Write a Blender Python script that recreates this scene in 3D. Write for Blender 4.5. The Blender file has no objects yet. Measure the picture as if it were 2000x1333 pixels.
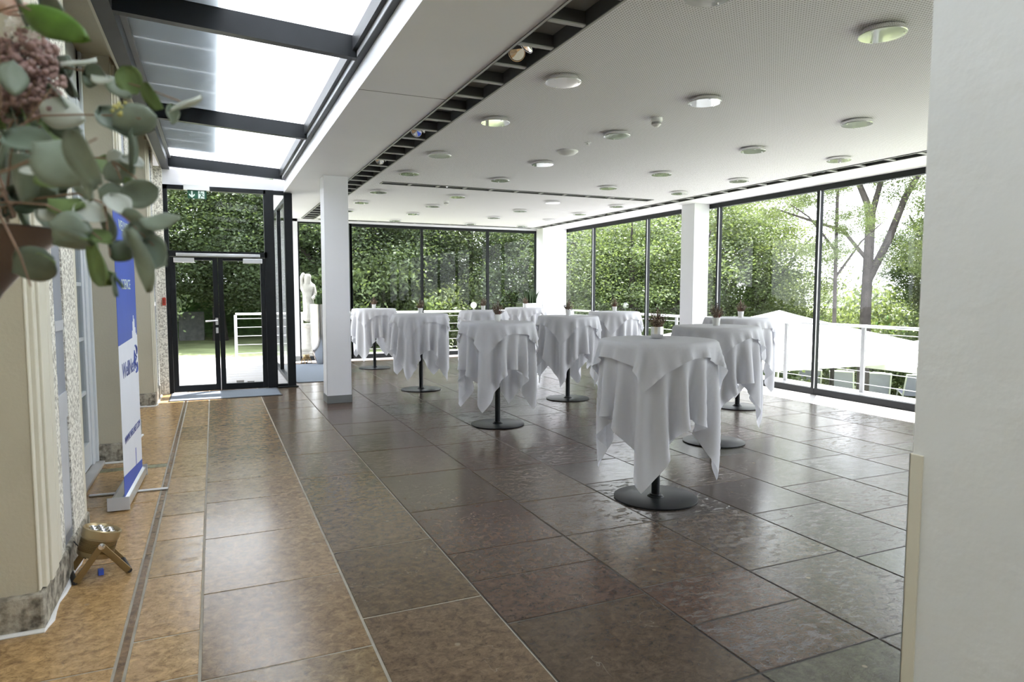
import bpy, bmesh, math, random
import numpy as np
from mathutils import Vector, Matrix, Euler

C = bpy.context.scene.collection
scene = bpy.context.scene
PI = math.pi
random.seed(7)

# ---------------------------------------------------------------- camera
EYE = Vector((0, 0, 1.45))
YAW, PIT, ROL = 0.41780, -0.07462, 0.0005
FPX = 1311.4
_f = Vector((math.sin(YAW) * math.cos(PIT), math.cos(YAW) * math.cos(PIT), math.sin(PIT)))
_r = Vector((math.cos(YAW), -math.sin(YAW), 0))
_u = _r.cross(_f)
R2 = _r * math.cos(ROL) + _u * math.sin(ROL)
U2 = -_r * math.sin(ROL) + _u * math.cos(ROL)
cd = bpy.data.cameras.new('camera')
cam = bpy.data.objects.new('camera', cd)
C.objects.link(cam)
cd.sensor_width = 36
cd.lens = FPX / 2000 * 36
cd.clip_start = 0.05
cd.clip_end = 500
cam.matrix_world = Matrix(((R2.x, U2.x, -_f.x, EYE.x), (R2.y, U2.y, -_f.y, EYE.y), (R2.z, U2.z, -_f.z, EYE.z), (0, 0, 0, 1)))
cd.dof.use_dof = True
cd.dof.focus_distance = 5.5
cd.dof.aperture_fstop = 5.0
scene.camera = cam

# ---------------------------------------------------------------- sky, sun, exposure
w = bpy.data.worlds.new('hazy_sky')
scene.world = w
w.use_nodes = True
nt = w.node_tree
nt.nodes.clear()
out = nt.nodes.new('ShaderNodeOutputWorld')
bg = nt.nodes.new('ShaderNodeBackground')
bg.inputs[0].default_value = (0.90, 0.93, 1.0, 1)
bg.inputs[1].default_value = 2.8
nt.links.new(bg.outputs[0], out.inputs[0])
sd = bpy.data.lights.new('sun', 'SUN')
sun = bpy.data.objects.new('sun', sd)
C.objects.link(sun)
sd.energy = 10.5
sd.angle = math.radians(0.6)
sd.color = (1.0, 0.945, 0.925)
el = math.radians(70)
sdir = Vector((0.78 * math.cos(el), 0.62 * math.cos(el), math.sin(el)))
sun.rotation_euler = sdir.to_track_quat('Z', 'Y').to_euler()
sun.location = (20, 20, 40)
scene.view_settings.view_transform = 'Standard'
scene.view_settings.look = 'None'
scene.view_settings.gamma = 1
scene.view_settings.use_curve_mapping = False
scene.view_settings.exposure = 1.36
scene.cycles.max_bounces = 10
scene.cycles.diffuse_bounces = 7
scene.cycles.glossy_bounces = 4
scene.cycles.transmission_bounces = 6
scene.cycles.transparent_max_bounces = 16
scene.cycles.sample_clamp_indirect = 12
scene.cycles.caustics_reflective = False
scene.cycles.caustics_refractive = False


def at(px, py, d):
    """a point d metres in front of the lens plane seen in this direction"""
    v = _f + R2 * ((px - 1000) / FPX) - U2 * ((py - 666.5) / FPX)
    return EYE + v * d


# ---------------------------------------------------------------- materials
MATS = {}


def nodes_of(m):
    m.use_nodes = True
    return m.node_tree.nodes, m.node_tree.links


def pm(name, col, rough=0.5, metal=0.0, var=0.0, vscale=6.0, bump=0.0, bscale=40.0, spec=0.5, coat=0.0, trans=0.0, detail=3.0):
    """principled material with procedural colour variation and bump"""
    if name in MATS:
        return MATS[name]
    m = bpy.data.materials.new(name)
    n, l = nodes_of(m)
    b = n['Principled BSDF']
    b.inputs['Base Color'].default_value = (*col, 1)
    b.inputs['Roughness'].default_value = rough
    b.inputs['Metallic'].default_value = metal
    b.inputs['Specular IOR Level'].default_value = spec
    b.inputs['Coat Weight'].default_value = coat
    tc = n.new('ShaderNodeTexCoord')
    if var > 0:
        no = n.new('ShaderNodeTexNoise')
        no.inputs['Scale'].default_value = vscale
        no.inputs['Detail'].default_value = detail
        l.new(tc.outputs['Object'], no.inputs['Vector'])
        r = n.new('ShaderNodeValToRGB')
        r.color_ramp.elements[0].position = 0.3
        r.color_ramp.elements[1].position = 0.7
        r.color_ramp.elements[0].color = (*[c * (1 - var) for c in col], 1)
        r.color_ramp.elements[1].color = (*[min(1, c * (1 + var)) for c in col], 1)
        l.new(no.outputs['Fac'], r.inputs['Fac'])
        l.new(r.outputs['Color'], b.inputs['Base Color'])
    if bump > 0:
        no = n.new('ShaderNodeTexNoise')
        no.inputs['Scale'].default_value = bscale
        no.inputs['Detail'].default_value = 4
        l.new(tc.outputs['Object'], no.inputs['Vector'])
        bp = n.new('ShaderNodeBump')
        bp.inputs['Strength'].default_value = bump
        bp.inputs['Distance'].default_value = 0.01
        l.new(no.outputs['Fac'], bp.inputs['Height'])
        l.new(bp.outputs['Normal'], b.inputs['Normal'])
    if trans > 0:
        tr = n.new('ShaderNodeBsdfTranslucent')
        tr.inputs['Color'].default_value = (*[min(1, c * 1.15) for c in col], 1)
        if var > 0:
            l.new(r.outputs['Color'], tr.inputs['Color'])
        mx = n.new('ShaderNodeMixShader')
        mx.inputs['Fac'].default_value = trans
        l.new(b.outputs[0], mx.inputs[1])
        l.new(tr.outputs[0], mx.inputs[2])
        l.new(mx.outputs[0], n['Material Output'].inputs['Surface'])
    MATS[name] = m
    return m


white = pm('white_paint', (0.82, 0.825, 0.86), 0.55, var=0.015, vscale=2)
plaster = pm('white_plaster', (0.74, 0.76, 0.755), 0.6, var=0.02, vscale=3, bump=0.35, bscale=16)
cream = pm('cream_paint', (0.52, 0.48, 0.37), 0.6, var=0.04, vscale=2, bump=0.1, bscale=60)
creamlt = pm('light_cream_moulding', (0.66, 0.63, 0.52), 0.5, var=0.03, vscale=3)
black = pm('black_steel', (0.010, 0.012, 0.014), 0.38, 0.0, var=0.15, vscale=5, spec=0.22)
dgrey = pm('anthracite_metal', (0.034, 0.036, 0.038), 0.45, 0.0, var=0.1, spec=0.25)
mgrey = pm('grey_painted_metal', (0.20, 0.21, 0.22), 0.45, 0.2, var=0.06)
baseg = pm('grey_skirting', (0.17, 0.18, 0.18), 0.5, var=0.05)
alu = pm('satin_aluminium', (0.72, 0.73, 0.74), 0.3, 0.9, var=0.03)
steel = pm('polished_steel', (0.78, 0.78, 0.78), 0.16, 1.0, var=0.04, vscale=9)
chrome = pm('chrome', (0.85, 0.85, 0.86), 0.06, 1.0)
gold = pm('champagne_metal', (0.42, 0.33, 0.19), 0.34, 0.8, var=0.06, vscale=20)
golddk = pm('bronze_metal', (0.26, 0.18, 0.08), 0.38, 0.7, var=0.08, vscale=20)
rubber = pm('black_rubber', (0.015, 0.015, 0.016), 0.6)
plastic = pm('white_plastic', (0.78, 0.79, 0.78), 0.35)
greyblue = pm('blue_grey_panel', (0.27, 0.29, 0.33), 0.5, var=0.04)
greylt = pm('light_grey_panel', (0.50, 0.51, 0.53), 0.5, var=0.04)
winwhite = pm('white_window_paint', (0.66, 0.70, 0.73), 0.4, var=0.02)
redp = pm('red_plastic', (0.45, 0.05, 0.02), 0.4, var=0.05)
blue = pm('blue_print', (0.045, 0.10, 0.50), 0.45, var=0.12, vscale=1.4)
bluedk = pm('deep_blue_print', (0.05, 0.08, 0.32), 0.45)
bwhite = pm('white_banner_fabric', (0.80, 0.83, 0.90), 0.5, var=0.015)
greensign = pm('green_sign', (0.01, 0.085, 0.045), 0.4)
signwhite = pm('sign_white', (0.75, 0.85, 0.78), 0.4)
matf = pm('grey_entrance_mat', (0.19, 0.215, 0.25), 0.95, var=0.12, vscale=90, bump=0.5, bscale=220, spec=0.1)
stonew = pm('weathered_white_stone', (0.42, 0.41, 0.37), 0.85, var=0.18, vscale=9, bump=0.6, bscale=18)
paving = pm('light_terrace_paving', (0.28, 0.272, 0.268), 0.8, var=0.08, vscale=1.5)
lawnm = pm('mown_lawn', (0.22, 0.26, 0.13), 0.95, var=0.30, vscale=1.1, bump=0.8, bscale=30, spec=0.1, detail=8)
hedgem = pm('hedge_green', (0.05, 0.10, 0.03), 0.9, var=0.5, vscale=7, bump=1, bscale=12, spec=0.1)
bark = pm('tree_bark', (0.055, 0.048, 0.045), 0.9, var=0.3, vscale=5, bump=1, bscale=9, spec=0.2)
stemm = pm('brown_stem', (0.30, 0.20, 0.14), 0.6, var=0.2, vscale=60)
rosem = pm('cream_petal', (0.80, 0.62, 0.52), 0.6, var=0.12, vscale=20, trans=0.3)
whitepet = pm('white_petal', (0.78, 0.76, 0.70), 0.6, var=0.08, vscale=60, trans=0.3)
pinkm = pm('dusty_pink_floret', (0.40, 0.27, 0.25), 0.7, var=0.38, vscale=70)
leafg = pm('bright_green_leaf', (0.12, 0.24, 0.035), 0.45, var=0.25, vscale=30, trans=0.3)
euc = pm('eucalyptus_leaf', (0.30, 0.36, 0.28), 0.42, var=0.22, vscale=22, trans=0.22)
eucd = pm('dark_eucalyptus_leaf', (0.16, 0.205, 0.15), 0.42, var=0.25, vscale=22, trans=0.15)
eucg = pm('green_eucalyptus_leaf', (0.22, 0.32, 0.12), 0.42, var=0.25, vscale=22, trans=0.25)
eucp = pm('pale_lit_eucalyptus_leaf', (0.68, 0.72, 0.65), 0.38, var=0.12, vscale=22, trans=0.25)  # pale undersides, plus light glossing tilted leaves put into the colour
dryplant = pm('dried_heather', (0.14, 0.10, 0.075), 0.8, var=0.4, vscale=90)
drypale = pm('pale_dried_tips', (0.42, 0.38, 0.30), 0.8, var=0.3, vscale=90)
redberry = pm('red_berries', (0.20, 0.04, 0.035), 0.6, var=0.3, vscale=90)
greenplant = pm('dark_green_plant', (0.035, 0.07, 0.02), 0.5, var=0.45, vscale=25)
potm = pm('white_ceramic', (0.76, 0.76, 0.74), 0.3)
canvas = pm('white_parasol_canvas', (0.86, 0.86, 0.86), 0.8, var=0.01, trans=0.35)
loungef = pm('grey_mesh_fabric', (0.32, 0.32, 0.46), 0.8, var=0.04)
roofm = pm('pale_roof', (0.40, 0.41, 0.42), 0.7, var=0.1)
curtain = pm('off_white_curtain', (0.44, 0.47, 0.45), 0.8, var=0.06, vscale=4)


def leaf_mat(name, col, var=0.35):
    m = bpy.data.materials.new(name)
    n, l = nodes_of(m)
    b = n['Principled BSDF']
    b.inputs['Roughness'].default_value = 0.55
    b.inputs['Specular IOR Level'].default_value = 0.3
    tc = n.new('ShaderNodeTexCoord')
    no = n.new('ShaderNodeTexNoise')
    no.inputs['Scale'].default_value = 1.3
    no.inputs['Detail'].default_value = 6
    l.new(tc.outputs['Object'], no.inputs['Vector'])
    r = n.new('ShaderNodeValToRGB')
    r.color_ramp.elements[0].position = 0.35
    r.color_ramp.elements[1].position = 0.65
    r.color_ramp.elements[0].color = (*[c * (1 - var) for c in col], 1)
    r.color_ramp.elements[1].color = (*[c * (1 + var) for c in col], 1)
    l.new(no.outputs['Fac'], r.inputs['Fac'])
    l.new(r.outputs['Color'], b.inputs['Base Color'])
    tr = n.new('ShaderNodeBsdfTranslucent')
    mm = n.new('ShaderNodeMixRGB')
    mm.blend_type = 'MULTIPLY'
    mm.inputs['Fac'].default_value = 1
    mm.inputs[2].default_value = (1.25, 1.25, 0.7, 1)
    l.new(r.outputs['Color'], mm.inputs[1])
    l.new(mm.outputs[0], tr.inputs['Color'])
    mx = n.new('ShaderNodeMixShader')
    mx.inputs['Fac'].default_value = 0.45
    l.new(b.outputs[0], mx.inputs[1])
    l.new(tr.outputs[0], mx.inputs[2])
    l.new(mx.outputs[0], n['Material Output'].inputs['Surface'])
    return m


foliage_mats = [leaf_mat('dark_lime_foliage', (0.060, 0.086, 0.044)), leaf_mat('mid_green_foliage', (0.11, 0.148, 0.070)), leaf_mat('light_green_foliage', (0.125, 0.160, 0.072))]


def glass_mat(name, tint=(0.955, 0.965, 0.965), ior=1.5, extra=0.0):
    m = bpy.data.materials.new(name)
    n, l = nodes_of(m)
    n.remove(n['Principled BSDF'])
    t = n.new('ShaderNodeBsdfTransparent')
    t.inputs[0].default_value = (*tint, 1)
    g = n.new('ShaderNodeBsdfGlossy')
    g.inputs['Roughness'].default_value = 0.0
    # both faces of the pane are taken together on the entering face
    geo = n.new('ShaderNodeNewGeometry')
    lw = n.new('ShaderNodeLayerWeight')
    lw.inputs['Blend'].default_value = 0.22
    a = n.new('ShaderNodeMath')
    a.operation = 'MULTIPLY'
    a.inputs[1].default_value = 1.0
    l.new(lw.outputs['Fresnel'], a.inputs[0])
    b2 = n.new('ShaderNodeMath')
    b2.operation = 'ADD'
    b2.use_clamp = True
    b2.inputs[1].default_value = extra
    l.new(a.outputs[0], b2.inputs[0])
    bf = n.new('ShaderNodeMath')
    bf.operation = 'SUBTRACT'
    bf.inputs[0].default_value = 1.0
    l.new(geo.outputs['Backfacing'], bf.inputs[1])
    b3 = n.new('ShaderNodeMath')
    b3.operation = 'MULTIPLY'
    l.new(b2.outputs[0], b3.inputs[0])
    l.new(bf.outputs[0], b3.inputs[1])
    b2 = b3
    mx = n.new('ShaderNodeMixShader')
    l.new(b2.outputs[0], mx.inputs[0])
    l.new(t.outputs[0], mx.inputs[1])
    l.new(g.outputs[0], mx.inputs[2])
    l.new(mx.outputs[0], n['Material Output'].inputs['Surface'])
    return m


glass = glass_mat('window_glass')


def frosted_mat():
    m = bpy.data.materials.new('frosted_skylight_glass')
    n, l = nodes_of(m)
    n.remove(n['Principled BSDF'])
    t = n.new('ShaderNodeBsdfTranslucent')
    t.inputs[0].default_value = (0.80, 0.83, 0.85, 1)
    d = n.new('ShaderNodeBsdfDiffuse')
    d.inputs[0].default_value = (0.75, 0.80, 0.82, 1)
    mx = n.new('ShaderNodeMixShader')
    mx.inputs[0].default_value = 0.35
    l.new(t.outputs[0], mx.inputs[1])
    l.new(d.outputs[0], mx.inputs[2])
    l.new(mx.outputs[0], n['Material Output'].inputs['Surface'])
    return m


frosted = frosted_mat()
shadem = pm('grey_shading_board', (0.62, 0.65, 0.67), 0.7, trans=0.10)


def cloth_mat():
    m = pm('white_damask_cloth', (0.72, 0.725, 0.76), 0.75, spec=0.15, trans=0.22)
    return m


clothm = cloth_mat()


def perforated_mat():
    m = bpy.data.materials.new('perforated_acoustic_board')
    n, l = nodes_of(m)
    b = n['Principled BSDF']
    b.inputs['Roughness'].default_value = 0.7
    tc = n.new('ShaderNodeTexCoord')
    sc = n.new('ShaderNodeVectorMath')
    sc.operation = 'SCALE'
    sc.inputs['Scale'].default_value = 1 / 0.0185
    l.new(tc.outputs['Object'], sc.inputs[0])
    fr = n.new('ShaderNodeVectorMath')
    fr.operation = 'FRACTION'
    l.new(sc.outputs[0], fr.inputs[0])
    sb = n.new('ShaderNodeVectorMath')
    sb.operation = 'SUBTRACT'
    sb.inputs[1].default_value = (0.5, 0.5, 0)
    l.new(fr.outputs[0], sb.inputs[0])
    ml = n.new('ShaderNodeVectorMath')
    ml.operation = 'MULTIPLY'
    ml.inputs[1].default_value = (1, 1, 0)
    l.new(sb.outputs[0], ml.inputs[0])
    ln = n.new('ShaderNodeVectorMath')
    ln.operation = 'LENGTH'
    l.new(ml.outputs[0], ln.inputs[0])
    mr = n.new('ShaderNodeMapRange')
    mr.inputs['From Min'].default_value = 0.20
    mr.inputs['From Max'].default_value = 0.27
    l.new(ln.outputs['Value'], mr.inputs['Value'])
    mx = n.new('ShaderNodeMixRGB')
    mx.inputs[1].default_value = (0.24, 0.24, 0.24, 1)
    mx.inputs[2].default_value = (0.85, 0.85, 0.885, 1)
    l.new(mr.outputs[0], mx.inputs[0])
    l.new(mx.outputs[0], b.inputs['Base Color'])
    return m


perf = perforated_mat()


def roughcast_mat():
    m = bpy.data.materials.new('pebbled_roughcast')
    n, l = nodes_of(m)
    b = n['Principled BSDF']
    b.inputs['Roughness'].default_value = 0.85
    tc = n.new('ShaderNodeTexCoord')
    v = n.new('ShaderNodeTexVoronoi')
    v.inputs['Scale'].default_value = 75
    l.new(tc.outputs['Object'], v.inputs['Vector'])
    no = n.new('ShaderNodeTexNoise')
    no.inputs['Scale'].default_value = 55
    no.inputs['Detail'].default_value = 3
    l.new(tc.outputs['Object'], no.inputs['Vector'])
    r = n.new('ShaderNodeValToRGB')
    r.color_ramp.elements[0].position = 0.40
    r.color_ramp.elements[1].position = 0.56
    r.color_ramp.elements[0].color = (0.45, 0.43, 0.37, 1)
    r.color_ramp.elements[1].color = (0.86, 0.84, 0.76, 1)
    l.new(no.outputs['Fac'], r.inputs['Fac'])
    l.new(r.outputs['Color'], b.inputs['Base Color'])
    bp = n.new('ShaderNodeBump')
    bp.inputs['Strength'].default_value = 1
    bp.inputs['Distance'].default_value = 0.012
    l.new(no.outputs['Fac'], bp.inputs['Height'])
    l.new(bp.outputs['Normal'], b.inputs['Normal'])
    return m


roughcast = roughcast_mat()


def conglomerate_mat():
    m = bpy.data.materials.new('conglomerate_plinth_stone')
    n, l = nodes_of(m)
    b = n['Principled BSDF']
    b.inputs['Roughness'].default_value = 0.85
    tc = n.new('ShaderNodeTexCoord')
    no = n.new('ShaderNodeTexNoise')
    no.inputs['Scale'].default_value = 22
    no.inputs['Detail'].default_value = 6
    l.new(tc.outputs['Object'], no.inputs['Vector'])
    r = n.new('ShaderNodeValToRGB')
    r.color_ramp.elements[0].position = 0.36
    r.color_ramp.elements[1].position = 0.62
    r.color_ramp.elements[0].color = (0.10, 0.09, 0.07, 1)
    r.color_ramp.elements[1].color = (0.42, 0.39, 0.32, 1)
    l.new(no.outputs['Fac'], r.inputs['Fac'])
    l.new(r.outputs['Color'], b.inputs['Base Color'])
    bp = n.new('ShaderNodeBump')
    bp.inputs['Strength'].default_value = 0.9
    bp.inputs['Distance'].default_value = 0.012
    l.new(no.outputs['Fac'], bp.inputs['Height'])
    l.new(bp.outputs['Normal'], b.inputs['Normal'])
    return m


conglo = conglomerate_mat()


def slab_mat():
    m = bpy.data.materials.new('polished_limestone_slab')
    n, l = nodes_of(m)
    b = n['Principled BSDF']
    tc = n.new('ShaderNodeTexCoord')
    at_ = n.new('ShaderNodeAttribute')
    at_.attribute_name = 'tint'
    ap = n.new('ShaderNodeAttribute')
    ap.attribute_name = 'pit'
    # shift the pattern per slab
    off = n.new('ShaderNodeVectorMath')
    off.operation = 'MULTIPLY_ADD'
    off.inputs[1].default_value = (37, 53, 11)
    l.new(at_.outputs['Color'], off.inputs[0])
    l.new(tc.outputs['Object'], off.inputs[2])
    # mottling
    n1 = n.new('ShaderNodeTexNoise')
    n1.inputs['Scale'].default_value = 24
    n1.inputs['Detail'].default_value = 8
    n1.inputs['Roughness'].default_value = 0.68
    n1.inputs['Distortion'].default_value = 0.6
    l.new(off.outputs[0], n1.inputs['Vector'])
    r1 = n.new('ShaderNodeValToRGB')
    r1.color_ramp.elements[0].position = 0.33
    r1.color_ramp.elements[1].position = 0.68
    r1.color_ramp.elements[0].color = (0.55, 0.52, 0.50, 1)
    r1.color_ramp.elements[1].color = (1.38, 1.40, 1.36, 1)
    l.new(n1.outputs['Fac'], r1.inputs['Fac'])
    mul = n.new('ShaderNodeMixRGB')
    mul.blend_type = 'MULTIPLY'
    mul.inputs[0].default_value = 1
    l.new(at_.outputs['Color'], mul.inputs[1])
    l.new(r1.outputs['Color'], mul.inputs[2])
    # dark stylolite veins
    n2 = n.new('ShaderNodeTexNoise')
    n2.inputs['Scale'].default_value = 19
    n2.inputs['Detail'].default_value = 5
    n2.inputs['Distortion'].default_value = 1.8
    mp2 = n.new('ShaderNodeMapping')
    mp2.inputs['Scale'].default_value = (0.7, 1.5, 1)
    l.new(off.outputs[0], mp2.inputs['Vector'])
    l.new(mp2.outputs[0], n2.inputs['Vector'])
    sb = n.new('ShaderNodeMath')
    sb.operation = 'SUBTRACT'
    sb.inputs[1].default_value = 0.5
    l.new(n2.outputs['Fac'], sb.inputs[0])
    ab = n.new('ShaderNodeMath')
    ab.operation = 'ABSOLUTE'
    l.new(sb.outputs[0], ab.inputs[0])
    r2 = n.new('ShaderNodeMapRange')
    r2.inputs['From Min'].default_value = 0.0
    r2.inputs['From Max'].default_value = 0.022
    r2.inputs['To Min'].default_value = 0.50
    r2.inputs['To Max'].default_value = 1.0
    l.new(ab.outputs[0], r2.inputs['Value'])
    mul2 = n.new('ShaderNodeMixRGB')
    mul2.blend_type = 'MULTIPLY'
    mul2.inputs[0].default_value = 0.95
    l.new(mul.outputs[0], mul2.inputs[1])
    l.new(r2.outputs[0], mul2.inputs[2])
    # pale fossil spots
    vo = n.new('ShaderNodeTexVoronoi')
    vo.inputs['Scale'].default_value = 5.5
    l.new(off.outputs[0], vo.inputs['Vector'])
    sp = n.new('ShaderNodeMapRange')
    sp.inputs['From Min'].default_value = 0.055
    sp.inputs['From Max'].default_value = 0.075
    sp.inputs['To Min'].default_value = 1.0
    sp.inputs['To Max'].default_value = 0.0
    l.new(vo.outputs['Distance'], sp.inputs['Value'])
    sel = n.new('ShaderNodeMath')
    sel.operation = 'GREATER_THAN'
    sel.inputs[1].default_value = 0.62
    sx = n.new('ShaderNodeSeparateColor')
    l.new(vo.outputs['Color'], sx.inputs[0])
    l.new(sx.outputs[0], sel.inputs[0])
    m3 = n.new('ShaderNodeMath')
    m3.operation = 'MULTIPLY'
    l.new(sp.outputs[0], m3.inputs[0])
    l.new(sel.outputs[0], m3.inputs[1])
    m4 = n.new('ShaderNodeMath')
    m4.operation = 'MULTIPLY'
    m4.inputs[1].default_value = 0.55
    l.new(m3.outputs[0], m4.inputs[0])
    fos = n.new('ShaderNodeMixRGB')
    fos.inputs[2].default_value = (0.30, 0.24, 0.17, 1)
    l.new(m4.outputs[0], fos.inputs[0])
    l.new(mul2.outputs[0], fos.inputs[1])
    # fine white scratches and calcite hairlines
    n5 = n.new('ShaderNodeTexNoise')
    n5.inputs['Scale'].default_value = 2.1
    n5.inputs['Detail'].default_value = 3
    n5.inputs['Distortion'].default_value = 2.5
    l.new(off.outputs[0], n5.inputs['Vector'])
    s5 = n.new('ShaderNodeMath')
    s5.operation = 'SUBTRACT'
    s5.inputs[1].default_value = 0.56
    l.new(n5.outputs['Fac'], s5.inputs[0])
    a5 = n.new('ShaderNodeMath')
    a5.operation = 'ABSOLUTE'
    l.new(s5.outputs[0], a5.inputs[0])
    r5 = n.new('ShaderNodeMapRange')
    r5.inputs['From Min'].default_value = 0.0
    r5.inputs['From Max'].default_value = 0.0022
    r5.inputs['To Min'].default_value = 0.32
    r5.inputs['To Max'].default_value = 0.0
    l.new(a5.outputs[0], r5.inputs['Value'])
    n6 = n.new('ShaderNodeTexNoise')
    n6.inputs['Scale'].default_value = 3.3
    l.new(off.outputs[0], n6.inputs['Vector'])
    r6 = n.new('ShaderNodeMapRange')
    r6.inputs['From Min'].default_value = 0.53
    r6.inputs['From Max'].default_value = 0.60
    l.new(n6.outputs['Fac'], r6.inputs['Value'])
    m6 = n.new('ShaderNodeMath')
    m6.operation = 'MULTIPLY'
    l.new(r5.outputs[0], m6.inputs[0])
    l.new(r6.outputs[0], m6.inputs[1])
    hair = n.new('ShaderNodeMixRGB')
    hair.inputs[2].default_value = (0.55, 0.52, 0.46, 1)
    l.new(m6.outputs[0], hair.inputs[0])
    l.new(fos.outputs[0], hair.inputs[1])
    l.new(hair.outputs[0], b.inputs['Base Color'])
    # roughness
    rr = n.new('ShaderNodeMapRange')
    rr.inputs['To Min'].default_value = 0.15
    rr.inputs['To Max'].default_value = 0.27
    l.new(n1.outputs['Fac'], rr.inputs['Value'])
    l.new(rr.outputs[0], b.inputs['Roughness'])
    b.inputs['Specular IOR Level'].default_value = 0.42
    # bump: gentle undulation + pits on the riven slabs
    n7 = n.new('ShaderNodeTexNoise')
    n7.inputs['Scale'].default_value = 4.0
    n7.inputs['Detail'].default_value = 2
    l.new(off.outputs[0], n7.inputs['Vector'])
    b1 = n.new('ShaderNodeBump')
    b1.inputs['Strength'].default_value = 0.16
    b1.inputs['Distance'].default_value = 0.012
    l.new(n7.outputs['Fac'], b1.inputs['Height'])
    n8 = n.new('ShaderNodeTexNoise')
    n8.inputs['Scale'].default_value = 85
    n8.inputs['Detail'].default_value = 4
    l.new(off.outputs[0], n8.inputs['Vector'])
    b2 = n.new('ShaderNodeBump')
    b2.inputs['Distance'].default_value = 0.0012
    st = n.new('ShaderNodeMath')
    st.operation = 'MULTIPLY_ADD'
    st.inputs[1].default_value = 0.7
    st.inputs[2].default_value = 0.22
    l.new(ap.outputs['Fac'], st.inputs[0])
    l.new(st.outputs[0], b2.inputs['Strength'])
    l.new(n8.outputs['Fac'], b2.inputs['Height'])
    l.new(b1.outputs['Normal'], b2.inputs['Normal'])
    n9 = n.new('ShaderNodeTexNoise')
    n9.inputs['Scale'].default_value = 15
    n9.inputs['Detail'].default_value = 7
    n9.inputs['Roughness'].default_value = 0.62
    n9.inputs['Distortion'].default_value = 0.5
    mp9 = n.new('ShaderNodeMapping')
    mp9.inputs['Scale'].default_value = (0.8, 1.9, 1)
    l.new(off.outputs[0], mp9.inputs['Vector'])
    l.new(mp9.outputs[0], n9.inputs['Vector'])
    r9 = n.new('ShaderNodeMapRange')
    r9.inputs['From Min'].default_value = 0.34
    r9.inputs['From Max'].default_value = 0.45
    l.new(n9.outputs['Fac'], r9.inputs['Value'])
    b3 = n.new('ShaderNodeBump')
    b3.inputs['Distance'].default_value = 0.006
    l.new(ap.outputs['Fac'], b3.inputs['Strength'])
    l.new(r9.outputs[0], b3.inputs['Height'])
    l.new(b2.outputs['Normal'], b3.inputs['Normal'])
    l.new(b3.outputs['Normal'], b.inputs['Normal'])
    return m


slabm = slab_mat()
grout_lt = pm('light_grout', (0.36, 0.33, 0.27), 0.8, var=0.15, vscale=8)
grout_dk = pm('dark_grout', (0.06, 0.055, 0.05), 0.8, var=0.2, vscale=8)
sillsunm = pm('sill_and_sunlit_strip', (0.50, 0.485, 0.47), 0.35, var=0.08, vscale=5)  # shared by the window sills and the floor strip painted as sunlit


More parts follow.
